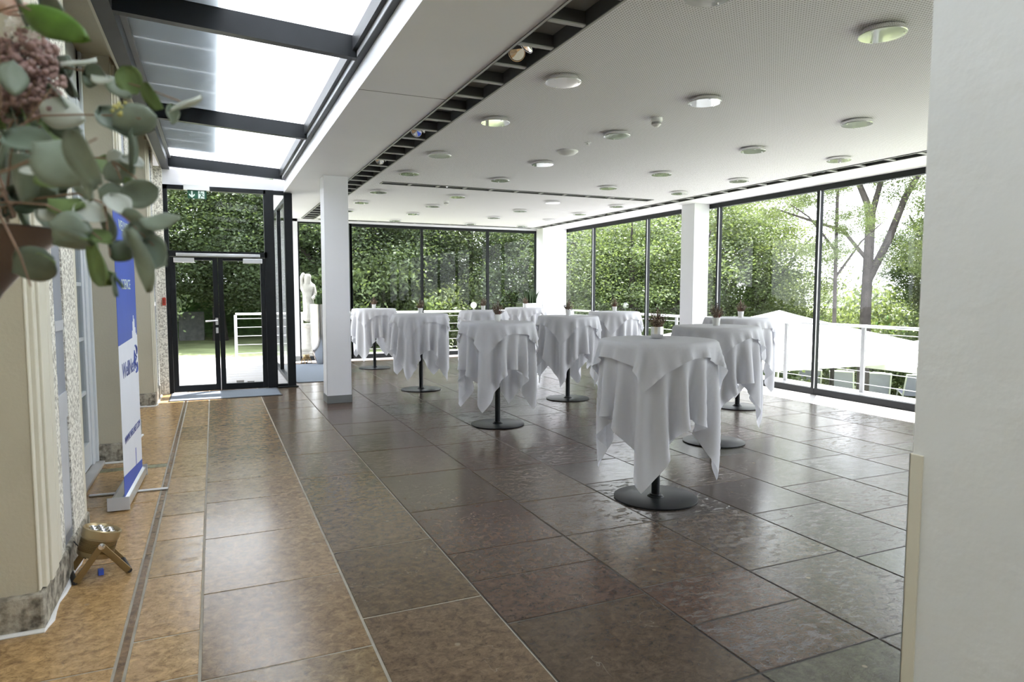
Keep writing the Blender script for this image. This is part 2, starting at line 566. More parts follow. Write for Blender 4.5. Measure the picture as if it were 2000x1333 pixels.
# ---------------------------------------------------------------- mesh helpers
class MB:
    def __init__(self):
        self.v = []
        self.f = []
        self.mi = []
        self.mats = []

    def _m(self, m):
        if m is None:
            return 0
        if m not in self.mats:
            self.mats.append(m)
        return self.mats.index(m)

    def add(self, vs, fs, m=None, M=None):
        o = len(self.v)
        if M is not None:
            vs = [M @ Vector(p) for p in vs]
        self.v += [tuple(p) for p in vs]
        self.f += [tuple(i + o for i in q) for q in fs]
        self.mi += [self._m(m)] * len(fs)
        return self

    def box(self, x0, x1, y0, y1, z0, z1, m=None, M=None):
        vs = [(x0, y0, z0), (x1, y0, z0), (x1, y1, z0), (x0, y1, z0), (x0, y0, z1), (x1, y0, z1), (x1, y1, z1), (x0, y1, z1)]
        fs = [(0, 3, 2, 1), (4, 5, 6, 7), (0, 1, 5, 4), (1, 2, 6, 5), (2, 3, 7, 6), (3, 0, 4, 7)]
        return self.add(vs, fs, m, M)

    def lathe(self, prof, n=32, m=None, M=None, cap=True):
        vs = []
        fs = []
        for (r, z) in prof:
            for k in range(n):
                a = 2 * PI * k / n
                vs.append((r * math.cos(a), r * math.sin(a), z))
        for i in range(len(prof) - 1):
            for k in range(n):
                a = i * n + k
                b = i * n + (k + 1) % n
                fs.append((a, b, b + n, a + n))
        if cap:
            if prof[0][0] > 1e-5:
                fs.append(tuple(range(n - 1, -1, -1)))
            if prof[-1][0] > 1e-5:
                fs.append(tuple(range((len(prof) - 1) * n, len(prof) * n)))
        return self.add(vs, fs, m, M)

    def tube(self, pts, rad, n=8, m=None, M=None):
        pts = [Vector(p) for p in pts]
        if not hasattr(rad, '__len__'):
            rad = [rad] * len(pts)
        vs = []
        fs = []
        up = Vector((0.12, 0.05, 1)).normalized()
        for i, p in enumerate(pts):
            t = (pts[min(i + 1, len(pts) - 1)] - pts[max(i - 1, 0)]).normalized()
            if abs(t.dot(up)) > 0.98:
                up2 = Vector((1, 0.1, 0)).normalized()
            else:
                up2 = up
            a = t.cross(up2).normalized()
            b = t.cross(a).normalized()
            for k in range(n):
                an = 2 * PI * k / n
                q = p + (a * math.cos(an) + b * math.sin(an)) * rad[i]
                vs.append(tuple(q))
        for i in range(len(pts) - 1):
            for k in range(n):
                a = i * n + k
                b = i * n + (k + 1) % n
                fs.append((a, b, b + n, a + n))
        fs.append(tuple(range(n - 1, -1, -1)))
        fs.append(tuple(range((len(pts) - 1) * n, len(pts) * n)))
        return self.add(vs, fs, m, M)

    def prism(self, poly, z0, z1, m=None, M=None):
        n = len(poly)
        vs = [(x, y, z0) for x, y in poly] + [(x, y, z1) for x, y in poly]
        fs = [tuple(range(n - 1, -1, -1)), tuple(range(n, 2 * n))] + [(k, (k + 1) % n, n + (k + 1) % n, n + k) for k in range(n)]
        return self.add(vs, fs, m, M)

    def build(self, name, mat=None, parent=None, smooth=False, bevel=0.0, loc=None, angle=35):
        me = bpy.data.meshes.new(name)
        me.from_pydata(self.v, [], self.f)
        if mat is not None and not self.mats:
            me.materials.append(mat)
        else:
            if mat is not None and self.mats:
                pass
            for mm in self.mats:
                me.materials.append(mm)
            me.polygons.foreach_set('material_index', self.mi)
        me.update()
        bm = bmesh.new()
        bm.from_mesh(me)
        bmesh.ops.recalc_face_normals(bm, faces=bm.faces)
        bm.to_mesh(me)
        bm.free()
        if smooth:
            me.polygons.foreach_set('use_smooth', [True] * len(me.polygons))
            try:
                me.set_sharp_from_angle(angle=math.radians(angle))
            except Exception:
                pass
        o = bpy.data.objects.new(name, me)
        C.objects.link(o)
        if parent is not None:
            o.parent = parent
        if loc is not None:
            o.location = loc
        if bevel > 0:
            bv = o.modifiers.new('bevel', 'BEVEL')
            bv.width = bevel
            bv.segments = 2
            bv.limit_method = 'ANGLE'
        return o


def tag(o, label=None, cat=None, group=None, kind=None):
    if label:
        o['label'] = label
    if cat:
        o['category'] = cat
    if group:
        o['group'] = group
    if kind:
        o['kind'] = kind
    return o


def thing(name, label, cat, loc=(0, 0, 0), rz=0, group=None):
    o = bpy.data.objects.new(name, None)
    o.empty_display_size = 0.1
    C.objects.link(o)
    o.location = loc
    o.rotation_euler = (0, 0, rz)
    return tag(o, label, cat, group)


def struct(o):
    o['kind'] = 'structure'
    return o


def sroot(name, loc=(0, 0, 0)):
    o = bpy.data.objects.new(name, None)
    C.objects.link(o)
    o.location = loc
    o['kind'] = 'structure'
    return o


KIDS = {}


def dup(root, loc, rz=None, label=None, group=None, scale=None):
    r = root.copy()
    C.objects.link(r)
    r.location = loc
    if rz is not None:
        r.rotation_euler = (root.rotation_euler[0], root.rotation_euler[1], rz)
    if scale is not None:
        r.scale = scale
    if label:
        r['label'] = label
    if group:
        r['group'] = group
    for ch in [o for o in list(C.objects) if o.parent == root]:
        c = ch.copy()
        C.objects.link(c)
        c.parent = r
        for g in [o for o in list(C.objects) if o.parent == ch]:
            d = g.copy()
            C.objects.link(d)
            d.parent = c
    return r


def Bx(*a):
    return MB().box(*a)


Tr = Matrix.Translation


def RZ(a):
    return Matrix.Rotation(a, 4, 'Z')


def RX(a):
    return Matrix.Rotation(a, 4, 'X')


def RY(a):
    return Matrix.Rotation(a, 4, 'Y')


# ================================================================ FLOOR
rf = random.Random(3)
cols = [(-0.39, -0.35), (-0.35, -0.09), (-0.09, 0.56), (0.56, 1.13), (1.13, 1.86), (1.86, 2.50), (2.50, 3.16), (3.16, 3.80), (3.80, 4.45), (4.45, 5.1), (5.1, 5.74), (5.74, 6.4), (6.4, 7.02)]
fixed = {1: [2.35, 2.72, 3.08, 3.75, 4.30, 4.77, 5.3, 5.75], 2: [1.9, 2.66, 3.44, 4.22, 4.95, 5.5, 6.10, 6.75, 7.6, 8.3, 9.1, 9.9], 4: [1.86, 2.60, 3.05, 3.43, 4.2, 5.1], 5: [1.05, 1.86, 2.26, 2.66, 3.42, 4.1, 5.0], 6: [1.12, 1.85, 2.6, 3.4, 4.3], 3: [2.0, 2.9, 3.72, 4.6, 5.3]}
slab_v = []
slab_f = []
slab_t = []
slab_p = []


def slab(x0, x1, y0, y1, tint, pit, g=0.0045, b=0.003):
    o = len(slab_v)
    t = [rf.uniform(-0.0009, 0.0009) for _ in range(4)]
    for (x, y, dz) in [(x0 + g, y0 + g, t[0]), (x1 - g, y0 + g, t[1]), (x1 - g, y1 - g, t[2]), (x0 + g, y1 - g, t[3])]:
        slab_v.append((x, y, -0.006))
    for (x, y, dz) in [(x0 + g + b, y0 + g + b, t[0]), (x1 - g - b, y0 + g + b, t[1]), (x1 - g - b, y1 - g - b, t[2]), (x0 + g + b, y1 - g - b, t[3])]:
        slab_v.append((x, y, dz * 0.6 - 0.0008))
    for q in [(4, 5, 6, 7), (0, 1, 5, 4), (1, 2, 6, 5), (2, 3, 7, 6), (3, 0, 4, 7)]:
        slab_f.append(tuple(i + o for i in q))
        slab_t.append(tint)
        slab_p.append(pit)


def tint_for(x):  # stone tone per column, skylight brightness on the left partly mixed in
    pal = [(-0.35, Vector((0.37, 0.24, 0.12))), (-0.09, Vector((0.235, 0.158, 0.088))), (0.56, Vector((0.125, 0.088, 0.055))), (1.13, Vector((0.092, 0.064, 0.043)))]
    c = [q for (xx, q) in pal if x >= xx - 0.01][-1].copy()
    grey = Vector((0.075, 0.060, 0.050))
    if x > 2:
        c = c.lerp(grey, rf.choice([0.2, 0.5, 0.9]))
    u = rf.random()
    if 1.2 < x < 7 and u < 0.16:
        c = Vector((0.070, 0.066, 0.050))
    elif u < 0.35 and x > 0.6:
        c = c.lerp(Vector((0.080, 0.045, 0.033)), 0.7)
    s = rf.uniform(0.86, 1.14)
    return (c.x * s, c.y * s * rf.uniform(0.97, 1.03), c.z * s, 1)


for ci, (x0, x1) in enumerate(cols):
    ys = list(fixed.get(ci, []))
    y = -2.9
    lo = []
    stop = ys[0] - 0.3 if ys else None
    while True:
        lo.append(y)
        y += rf.uniform(0.55, 0.95) if ci != 1 else rf.uniform(0.35, 0.7)
        if stop is not None and y > stop:
            break
        if y > 14.3:
            break
    ys2 = lo + ys
    if ys:
        y = ys[-1]
        while y < 14.3:
            y += rf.uniform(0.55, 1.0) if ci != 1 else rf.uniform(0.35, 0.75)
            if y < 14.2:
                ys2.append(y)
    yend = 14.0 if x0 > 1.1 else 10.7
    ys2 = [a for a in ys2 if a < yend - 0.15] + [yend]
    if ci == 0:
        ys2 = [-2.9, 0.5, 4.1, 7.4, 10.7]
    for a, b in zip(ys2[:-1], ys2[1:]):
        if x0 > 1.8:
            pit = rf.choice([0.05, 0.2, 0.35, 0.6, 0.9])
        else:
            pit = rf.choice([0.0, 0.02, 0.08])
        if abs(x0 - 1.86) < 0.01 and abs(a - 1.86) < 0.01:
            pit = 1.0
        if ci == 0:
            tt = (0.20, 0.125, 0.07, 1)
        else:
            tt = tint_for(x0)
        slab(x0, x1, a, b, tt, pit)
# strip along the old facade, orange stone with skylight brightness partly in its colour
yy = [-2.9, -1.2, 0.3, 1.6, 2.9, 4.05, 5.15, 6.15, 6.27, 7.4, 8.7, 9.9, 10.6]
for a, b in zip(yy[:-1], yy[1:]):
    tt = (0.46, 0.29, 0.135, 1)
    s = rf.uniform(0.88, 1.12)
    tt = tuple(c * s for c in tt[:3]) + (1,)
    if b - a < 0.2:
        tt = (0.23, 0.22, 0.13, 1)
    slab(-1.5, -0.39, a, b, tt, 0.04)
me = bpy.data.meshes.new('floor')
me.from_pydata(slab_v, [], slab_f)
me.materials.append(slabm)
ca = me.attributes.new('tint', 'FLOAT_COLOR', 'CORNER')
pa = me.attributes.new('pit', 'FLOAT', 'FACE')
cols_flat = []
for p in me.polygons:
    for _ in p.loop_indices:
        cols_flat += list(slab_t[p.index])
ca.data.foreach_set('color', cols_flat)
pa.data.foreach_set('value', slab_p)
fl = bpy.data.objects.new('floor', me)
C.objects.link(fl)
struct(fl)
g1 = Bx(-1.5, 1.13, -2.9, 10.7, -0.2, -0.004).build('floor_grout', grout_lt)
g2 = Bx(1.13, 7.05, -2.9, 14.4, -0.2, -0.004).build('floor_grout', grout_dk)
g1.parent = fl
g2.parent = fl
# floor strip under the glass walls, sunlight put into its pale colour
bl = MB()
for k in range(12):
    bl.box(7.024, 7.66, -2.9 + 1.45 * k, -2.9 + 1.45 * (k + 1) - 0.004, -0.1, 0.0)
for k in range(5):
    bl.box(1.12 + 1.18 * k, 1.12 + 1.18 * (k + 1) - 0.004, 14.004, 14.4, -0.1, 0.0)
struct(bl.build('trim_1', sillsunm))

# ================================================================ CEILING
ZC = 2.90
S1 = (1.66, 1.92)      # slot beside the bulkhead
S3 = (6.78, 6.98)      # slot beside the window wall
S2 = (8.97, 9.15)      # cross slot (y)
cb = MB()
cb.box(1.0, S1[0], -3, 10.75, ZC, ZC + 0.25, white)
cb.box(1.05, S1[0], 10.75, 14.45, ZC + 0.012, ZC + 0.25, white)
cb.box(S1[0], S1[1], 14.15, 14.45, ZC, ZC + 0.25, white)
cb.box(S1[1], S3[0], -3, S2[0], ZC, ZC + 0.25, perf)
cb.box(S1[1], 2.10, S2[0], S2[1], ZC, ZC + 0.25, perf)
cb.box(6.45, S3[0], S2[0], S2[1], ZC, ZC + 0.25, perf)
cb.box(S1[1], S3[0], S2[1], 14.08, ZC, ZC + 0.25, perf)
cb.box(S1[1], S3[1], 14.22, 14.45, ZC, ZC + 0.25, white)
cb.box(S3[1], 7.74, -3, 14.45, ZC, ZC + 0.25, white)
cb.box(1.0, 7.9, -3, 14.55, ZC + 0.25, ZC + 0.45, white)
cb.box(S1[0], S1[1], -3, -1, ZC, ZC + 0.2, white)
struct(cb.build('ceiling'))


slotbar = pm('light_grey_channel_bars', (0.42, 0.43, 0.42), 0.5)
slotback = pm('grey_channel_back', (0.30, 0.31, 0.31), 0.5)
slotside = pm('dark_channel_side', (0.06, 0.062, 0.065), 0.5)


def slot(idx, x0, x1, y0, y1, axis, pitch, first, matbar=slotbar):
    root = sroot('trim_%d' % idx, ((x0 + x1) / 2, (y0 + y1) / 2, ZC))
    M = Tr((-(x0 + x1) / 2, -(y0 + y1) / 2, -ZC))
    a = MB()
    t = 0.018
    a.box(x0, x0 + t, y0, y1, ZC - 0.008, ZC + 0.14, None, M)
    a.box(x1 - t, x1, y0, y1, ZC - 0.008, ZC + 0.14, None, M)
    a.box(x0 + t, x1 - t, y0, y0 + t, ZC - 0.008, ZC + 0.14, None, M)
    a.box(x0 + t, x1 - t, y1 - t, y1, ZC - 0.008, ZC + 0.14, None, M)
    a.build('channel_side', slotside, root)
    a = MB()
    a.box(x0 - 0.002, x0 + 0.012, y0, y1, ZC - 0.010, ZC - 0.0082, None, M).box(x1 - 0.012, x1 + 0.002, y0, y1, ZC - 0.010, ZC - 0.0082, None, M)
    a.box(x0 + 0.012, x1 - 0.012, y0 - 0.002, y0 + 0.012, ZC - 0.010, ZC - 0.0082, None, M).box(x0 + 0.012, x1 - 0.012, y1 - 0.012, y1 + 0.002, ZC - 0.010, ZC - 0.0082, None, M)
    a.build('channel_rim', matbar, root)
    MB().box(x0 + t, x1 - t, y0 + t, y1 - t, ZC + 0.075, ZC + 0.10, None, M).build('channel_back', slotback, root)
    p = first
    while p < (y1 if axis == 'y' else x1) - 0.05:
        if p > (y0 if axis == 'y' else x0) + 0.05:
            q = MB()
            if axis == 'y':
                q.box(x0 + t, x1 - t, p - 0.018, p + 0.018, ZC - 0.006, ZC + 0.002, slotbar, M).box(x0 + t, x1 - t, p - 0.016, p + 0.016, ZC + 0.002, ZC + 0.07, slotside, M)
            else:
                q.box(p - 0.018, p + 0.018, y0 + t, y1 - t, ZC - 0.006, ZC + 0.002, slotbar, M).box(p - 0.016, p + 0.016, y0 + t, y1 - t, ZC + 0.002, ZC + 0.07, slotside, M)
            q.build('crossbar', None, root)
        p += pitch
    return root


slot(2, S1[0], S1[1], -1.0, 14.15, 'y', 0.38, 3.31 - 0.38 * 11)
slot(3, 2.10, 6.45, S2[0], S2[1], 'x', 0.40, 2.50)
slot(4, S3[0], S3[1], -1.0, 14.10, 'y', 0.38, 5.21 - 0.38 * 16)
slot(5, 2.0, 6.78, 14.08, 14.22, 'x', 0.40, 2.4)

# joint line of the two bulkhead boards
struct(Bx(1.001, 1.655, 4.98, 4.984, ZC - 0.0015, ZC + 0.001).build('trim_6', dgrey))

# soffit above the old facade and header above the entrance
sf = MB()
sf.box(-1.6, -0.60, -3, 10.75, 3.35, 3.5, cream)
struct(sf.build('ceiling_facade'))
hd = MB()
hd.prism([(-0.62, 2.92), (1.03, 2.92), (1.03, 3.07), (-0.62, 3.15)], 0, 0.12, white, Tr((0, 10.72, 0)) @ RX(PI / 2))
hd.box(-1.6, 1.05, 10.72, 10.8, 3.12, 3.6, white)
struct(hd.build('wall_entrance_header'))

# ================================================================ SKYLIGHT
sky = sroot('window_1', (0.2, 5, 3.1))
MS = Tr((-0.2, -5, -3.1))


def zs(x):
    return 3.14 - 0.055 * (x + 0.6)


MB().box(-0.60, -0.505, -3, 10.62, 3.13, 3.42, dgrey, MS).box(-0.505, -0.47, -3, 10.4, 3.24, 3.40, mgrey, MS).box(-0.625, -0.60, -3, 10.62, 3.15, 3.36, creamlt, MS).build('side_beam', None, sky)
MB().box(0.955, 0.999, -3, 10.4, 3.06, 3.13, greylt, MS).box(0.925, 0.955, -3, 10.4, 3.10, 3.20, dgrey, MS).box(0.955, 0.999, -3, 10.4, 3.052, 3.06, dgrey, MS).build('gutter_rail', None, sky)
for yb in (-0.55, 2.15, 4.86, 7.57, 10.40):
    q = MB()
    x0, x1 = -0.505, 0.955
    vs = []
    for (x, zz) in ((x0, zs(x0)), (x1, zs(x1)), (x1, zs(x1) + 0.15), (x0, zs(x0) + 0.15)):
        vs.append((x, yb - 0.07, zz))
    for (x, zz) in ((x0, zs(x0)), (x1, zs(x1)), (x1, zs(x1) + 0.15), (x0, zs(x0) + 0.15)):
        vs.append((x, yb, zz))
    q.add(vs, [(0, 1, 2, 3), (7, 6, 5, 4), (0, 4, 5, 1), (1, 5, 6, 2), (2, 6, 7, 3), (3, 7, 4, 0)], black, MS)
    q.build('rafter', None, sky)
ybs = [-3.0, -0.55, 2.15, 4.86, 7.57, 10.40]
for a, b in zip(ybs[:-1], ybs[1:]):
    q = MB()
    x0, x1 = -0.50, 0.94
    vs = [(x, y, zs(x) + dz) for dz in (0.145, 0.157) for (x, y) in ((x0, a), (x1, a), (x1, b), (x0, b))]
    q.add(vs, [(0, 1, 2, 3), (7, 6, 5, 4), (0, 4, 5, 1), (1, 5, 6, 2), (2, 6, 7, 3), (3, 7, 4, 0)], frosted, MS)
    q.build('pane', None, sky)
# grey boards resting over the left half of the skylight
sb_ = MB()
yk = 9.80
hgt = 0.04
while yk > -3:
    y2 = yk - 0.585
    x0, x1 = -0.55, 0.11
    vs = [(x, y, zs(x) + dz) for dz in (0.157 + hgt, 0.175 + hgt) for (x, y) in ((x0, yk), (x1, yk), (x1, y2), (x0, y2))]
    sb_.add(vs, [(0, 1, 2, 3), (7, 6, 5, 4), (0, 4, 5, 1), (1, 5, 6, 2), (2, 6, 7, 3), (3, 7, 4, 0)], shadem)
    yk = y2 - 0.006
bo = sb_.build('shading_board')
tag(bo, 'grey shading boards lying over the house side of the skylight', 'shading')
for lp, nm_label in (((0.56, 6.90, 0.35), 'fallen twig lying on the frosted skylight, middle pane'), ((0.27, 4.66, 0.9), 'fallen leaf lying on the frosted skylight, nearest pane')):
    q = MB()
    L = 0.13 if lp[1] > 5 else 0.05
    pts = [(-L, 0, 0), (0, 0.018, 0.004), (L, 0, 0.0), (0, -0.018, 0.004)]
    q.add(pts + [(p[0], p[1], p[2] + 0.003) for p in pts], [(0, 1, 2, 3), (7, 6, 5, 4), (0, 1, 5, 4), (1, 2, 6, 5), (2, 3, 7, 6), (3, 0, 4, 7)], stemm)
    o = q.build('fallen_leaf')
    o.location = (lp[0], lp[1], zs(lp[0]) + 0.1605)
    o.rotation_euler = (0, 0.055, lp[2])
    tag(o, nm_label, 'leaf')

# ================================================================ COLUMNS
def column(name, x0, x1, y0, y1, z1, skirt=True, guards=True, m=white):
    root = sroot(name, ((x0 + x1) / 2, (y0 + y1) / 2, 0))
    M = Tr((-(x0 + x1) / 2, -(y0 + y1) / 2, 0))
    MB().box(x0, x1, y0, y1, 0.0, z1, m, M).build('shaft', None, root, bevel=0.004)
    if skirt:
        MB().box(x0 - 0.008, x1 + 0.008, y0 - 0.008, y1 + 0.008, 0.0, 0.10, baseg, M).build('skirting', None, root, bevel=0.002)
    if guards:
        q = MB()
        w_ = 0.02
        for (cx, sx) in ((x0, 1), (x1, -1)):
            for (cy, sy) in ((y0, 1), (y1, -1)):
                q.box(min(cx - 0.003 * sx, cx + w_ * sx), max(cx - 0.003 * sx, cx + w_ * sx), min(cy - 0.003 * sy, cy), max(cy - 0.003 * sy, cy), 0.10, 1.1, m, M)
                q.box(min(cx - 0.003 * sx, cx), max(cx - 0.003 * sx, cx), min(cy - 0.003 * sy, cy + w_ * sy), max(cy - 0.003 * sy, cy + w_ * sy), 0.10, 1.1, m, M)
        q.build('corner_guard', None, root)
    return root


column('trim_7', 1.305, 1.61, 8.78, 9.08, ZC)
column('trim_8', 7.33, 7.64, 9.06, 9.40, ZC, guards=False)
column('trim_9', 7.02, 7.64, 14.05, 14.42, ZC, guards=False, skirt=False)
nc = column('trim_10', 1.37, 1.72, 0.48, 0.955, ZC, skirt=False, guards=False, m=plaster)
g = MB()
Mn = Tr((-1.545, -0.7175, 0))
g.box(1.3665, 1.3700, 0.928, 0.9585, 0.0, 1.1, creamlt, Mn).box(1.3665, 1.40, 0.955, 0.9585, 0.0, 1.1, creamlt, Mn)
g.build('corner_guard', None, nc, bevel=0.0008)

# ================================================================ GLASS WALLS
def frame_wall_x(name, X, segs, z0, z1, head=0.075, foot=0.09, mull=0.05, dep=0.07, mat=black):
    """glazed wall in a plane of constant x; segs = list of y mullion centres"""
    root = sroot(name, (X, segs[0], 0))
    M = Tr((-X, -segs[0], 0))
    MB().box(X, X + dep, segs[0], segs[-1], z1 - head, z1, mat, M).build('head_rail', None, root)
    MB().box(X, X + dep, segs[0], segs[-1], z0, z0 + foot, mat, M).build('sill_rail', None, root)
    for y in segs:
        MB().box(X - 0.002, X + dep + 0.002, y - mull / 2, y + mull / 2, z0, z1, mat, M).build('mullion', None, root)
        MB().box(X - 0.006, X - 0.002, y - mull / 2 - 0.012, y - mull / 2 - 0.002, z0 + foot, z1 - head, alu, M).build('seal_strip', None, root)
    for a, b in zip(segs[:-1], segs[1:]):
        MB().box(X + dep * 0.5, X + dep * 0.5 + 0.024, a + mull / 2, b - mull / 2, z0 + foot, z1 - head, glass, M).build('pane', None, root)
    return root


def frame_wall_y(name, Y, segs, z0, z1, head=0.06, foot=0.09, mull=0.05, dep=0.07, mat=black):
    root = sroot(name, (segs[0], Y, 0))
    M = Tr((-segs[0], -Y, 0))
    MB().box(segs[0], segs[-1], Y, Y + dep, z1 - head, z1, mat, M).build('head_rail', None, root)
    MB().box(segs[0], segs[-1], Y, Y + dep, z0, z0 + foot, mat, M).build('sill_rail', None, root)
    for x in segs:
        MB().box(x - mull / 2, x + mull / 2, Y - 0.002, Y + dep + 0.002, z0, z1, mat, M).build('mullion', None, root)
    for a, b in zip(segs[:-1], segs[1:]):
        MB().box(a + mull / 2, b - mull / 2, Y + dep * 0.5, Y + dep * 0.5 + 0.024, z0 + foot, z1 - head, glass, M).build('pane', None, root)
    return root


frame_wall_x('window_2', 7.66, [-2.9, -1.24, 0.78, 2.80, 4.83, 6.85, 8.87, 10.88, 12.90, 14.42], 0, 2.90)
frame_wall_y('window_3', 14.4, [2.68, 4.23, 5.79, 7.02], 0, 2.86)
frame_wall_y('window_4', 14.4, [1.62, 2.68], 0, 2.86, mull=0.03, head=0.03)
# thin header above the back panes
struct(Bx(1.12, 7.7, 14.38, 14.5, 2.86, 2.95).build('trim_11', white))
wb = MB().box(1.14, 1.605, 14.38, 14.5, 0, 2.95, white)
struct(wb.build('wall_back_left'))
struct(Bx(1.14, 1.605, 14.365, 14.38, 0, 0.10).build('baseboard_back', baseg))
frame_wall_x('window_5', 1.05, [10.66, 12.5, 14.38], 0, 2.90, head=0.06, foot=0.06, mull=0.05, dep=0.06)
# side light beside the entrance
ss = sroot('window_6', (0.92, 10.6, 0))
MQ = Tr((-0.92, -10.6, 0))
MB().box(0.74, 0.85, 10.55, 10.66, 0, 2.92, black, MQ).build('post', None, ss)
MB().box(0.995, 1.11, 10.55, 10.66, 0, 2.89, black, MQ).build('post', None, ss)
MB().box(0.85, 0.995, 10.57, 10.64, 2.86, 2.92, black, MQ).build('head_rail', None, ss)
MB().box(0.85, 0.995, 10.57, 10.64, 0, 0.05, black, MQ).build('sill_rail', None, ss)
MB().box(0.85, 0.995, 10.60, 10.62, 0.05, 2.86, glass, MQ).build('pane', None, ss)
MB().box(0.85, 1.14, 10.50, 10.55, 0, 0.018, black, MQ).build('floor_guide', None, ss)

# ---------------- entrance door
def entrance():
    X0, X1 = -0.60, 0.74
    root = sroot('door_1', (0.07, 10.6, 0))
    M = Tr((-0.07, -10.6, 0))
    q = MB()
    q.box(X0, X0 + 0.055, 10.55, 10.65, 0, 2.92, black, M)
    q.box(X0, X1, 10.55, 10.65, 2.86, 2.92, black, M)
    q.box(X0, X1, 10.55, 10.65, 1.93, 2.01, black, M)
    q.box(X1 - 0.03, X1, 10.55, 10.65, 0, 2.92, black, M)
    q.build('frame', None, root)
    MB().box(X0 + 0.055, X1 - 0.03, 10.6, 10.62, 2.01, 2.86, glass, M).build('transom_pane', None, root)
    mid = 0.07
    for side, (a, b) in enumerate(((X0 + 0.058, mid - 0.003), (mid + 0.003, X1 - 0.033))):
        lf = bpy.data.objects.new('door_leaf', None)
        C.objects.link(lf)
        lf.parent = root
        lf.location = (a - 0.07, 0, 0)
        ML = Tr((-a, -10.6, 0))
        q = MB()
        s = 0.065
        q.box(a, a + s, 10.545, 10.615, 0.01, 1.925, black, ML)
        q.box(b - s, b, 10.545, 10.615, 0.01, 1.925, black, ML)
        q.box(a + s, b - s, 10.545, 10.615, 0.01, 0.10, black, ML)
        q.box(a + s, b - s, 10.545, 10.615, 1.88, 1.925, black, ML)
        q.build('leaf_frame', None, lf, bevel=0.002)
        MB().box(a + s, b - s, 10.57, 10.59, 0.10, 1.88, glass, ML).build('leaf_pane', None, lf)
        if side == 0:
            h = MB()
            hx = b - 0.03
            h.box(hx - 0.018, hx + 0.018, 10.535, 10.545, 0.96, 1.06, alu, ML)
            h.tube([(hx, 10.545, 1.02), (hx, 10.50, 1.02), (hx - 0.03, 10.495, 1.02), (hx - 0.15, 10.495, 1.015)], 0.011, 10, alu, ML)
            h.build('handle', None, lf, smooth=True)
            MB().box(hx - 0.016, hx + 0.016, 10.535, 10.545, 0.84, 0.92, alu, ML).build('lock_plate', None, lf, bevel=0.004)
        cx = a + 0.05 if side == 0 else b - 0.30
        MB().box(cx, cx + 0.26, 10.48, 10.545, 1.845, 1.91, alu, ML).build('closer_body', None, lf, bevel=0.004)
    MB().box(-0.46, 0.64, 10.50, 10.55, 1.935, 1.975, alu, M).build('closer_rail', None, root, bevel=0.003)
    return root


entrance()
# exit sign
ex = thing('exit_sign', 'green exit sign with down arrow and running figure above the door', 'sign', (-0.17, 10.50, 2.88))
Bx(-0.165, 0.165, -0.03, 0.04, -0.03, 0.05).build('housing', plastic, ex, bevel=0.003)
Bx(-0.115, 0.125, -0.006, 0.006, -0.145, -0.03).build('panel', greensign, ex)
sg = MB()
fy = -0.0075
Msg = Tr((0, fy, 0)) @ RX(PI / 2)
sg.prism([(-0.098, -0.10), (-0.06, -0.135), (-0.022, -0.10), (-0.026, -0.078), (-0.05, -0.10), (-0.05, -0.042), (-0.07, -0.042), (-0.07, -0.10), (-0.094, -0.078)], 0, 0.002, signwhite, Msg)
sg.prism([(0.02, -0.14), (0.098, -0.14), (0.098, -0.036), (0.02, -0.036)], 0, 0.0015, signwhite, Msg)
sg.build('arrow_and_doorway', None, ex)
rn = MB()
Mr = Tr((0, fy - 0.0026, 0)) @ RX(PI / 2)
rn.prism([(0.045 + 0.009 * math.cos(t * PI / 5), -0.050 + 0.009 * math.sin(t * PI / 5)) for t in range(10)], 0, 0.001, greensign, Mr)
for pl in ([(0.045, -0.064), (0.058, -0.068), (0.070, -0.098), (0.056, -0.100)], [(0.030, -0.066), (0.050, -0.062), (0.050, -0.070), (0.028, -0.082)], [(0.056, -0.066), (0.074, -0.066), (0.088, -0.084), (0.082, -0.088), (0.070, -0.074), (0.058, -0.074)], [(0.056, -0.098), (0.070, -0.098), (0.052, -0.120), (0.050, -0.138), (0.040, -0.138), (0.044, -0.116)], [(0.062, -0.096), (0.072, -0.094), (0.084, -0.112), (0.100, -0.112), (0.100, -0.120), (0.078, -0.120)]):
    rn.prism(pl, 0, 0.001, greensign, Mr)
rn.build('running_figure', None, ex)

# ================================================================ OLD FACADE
XF = -0.72     # face of the piers
XW = -0.93     # plane of the French windows


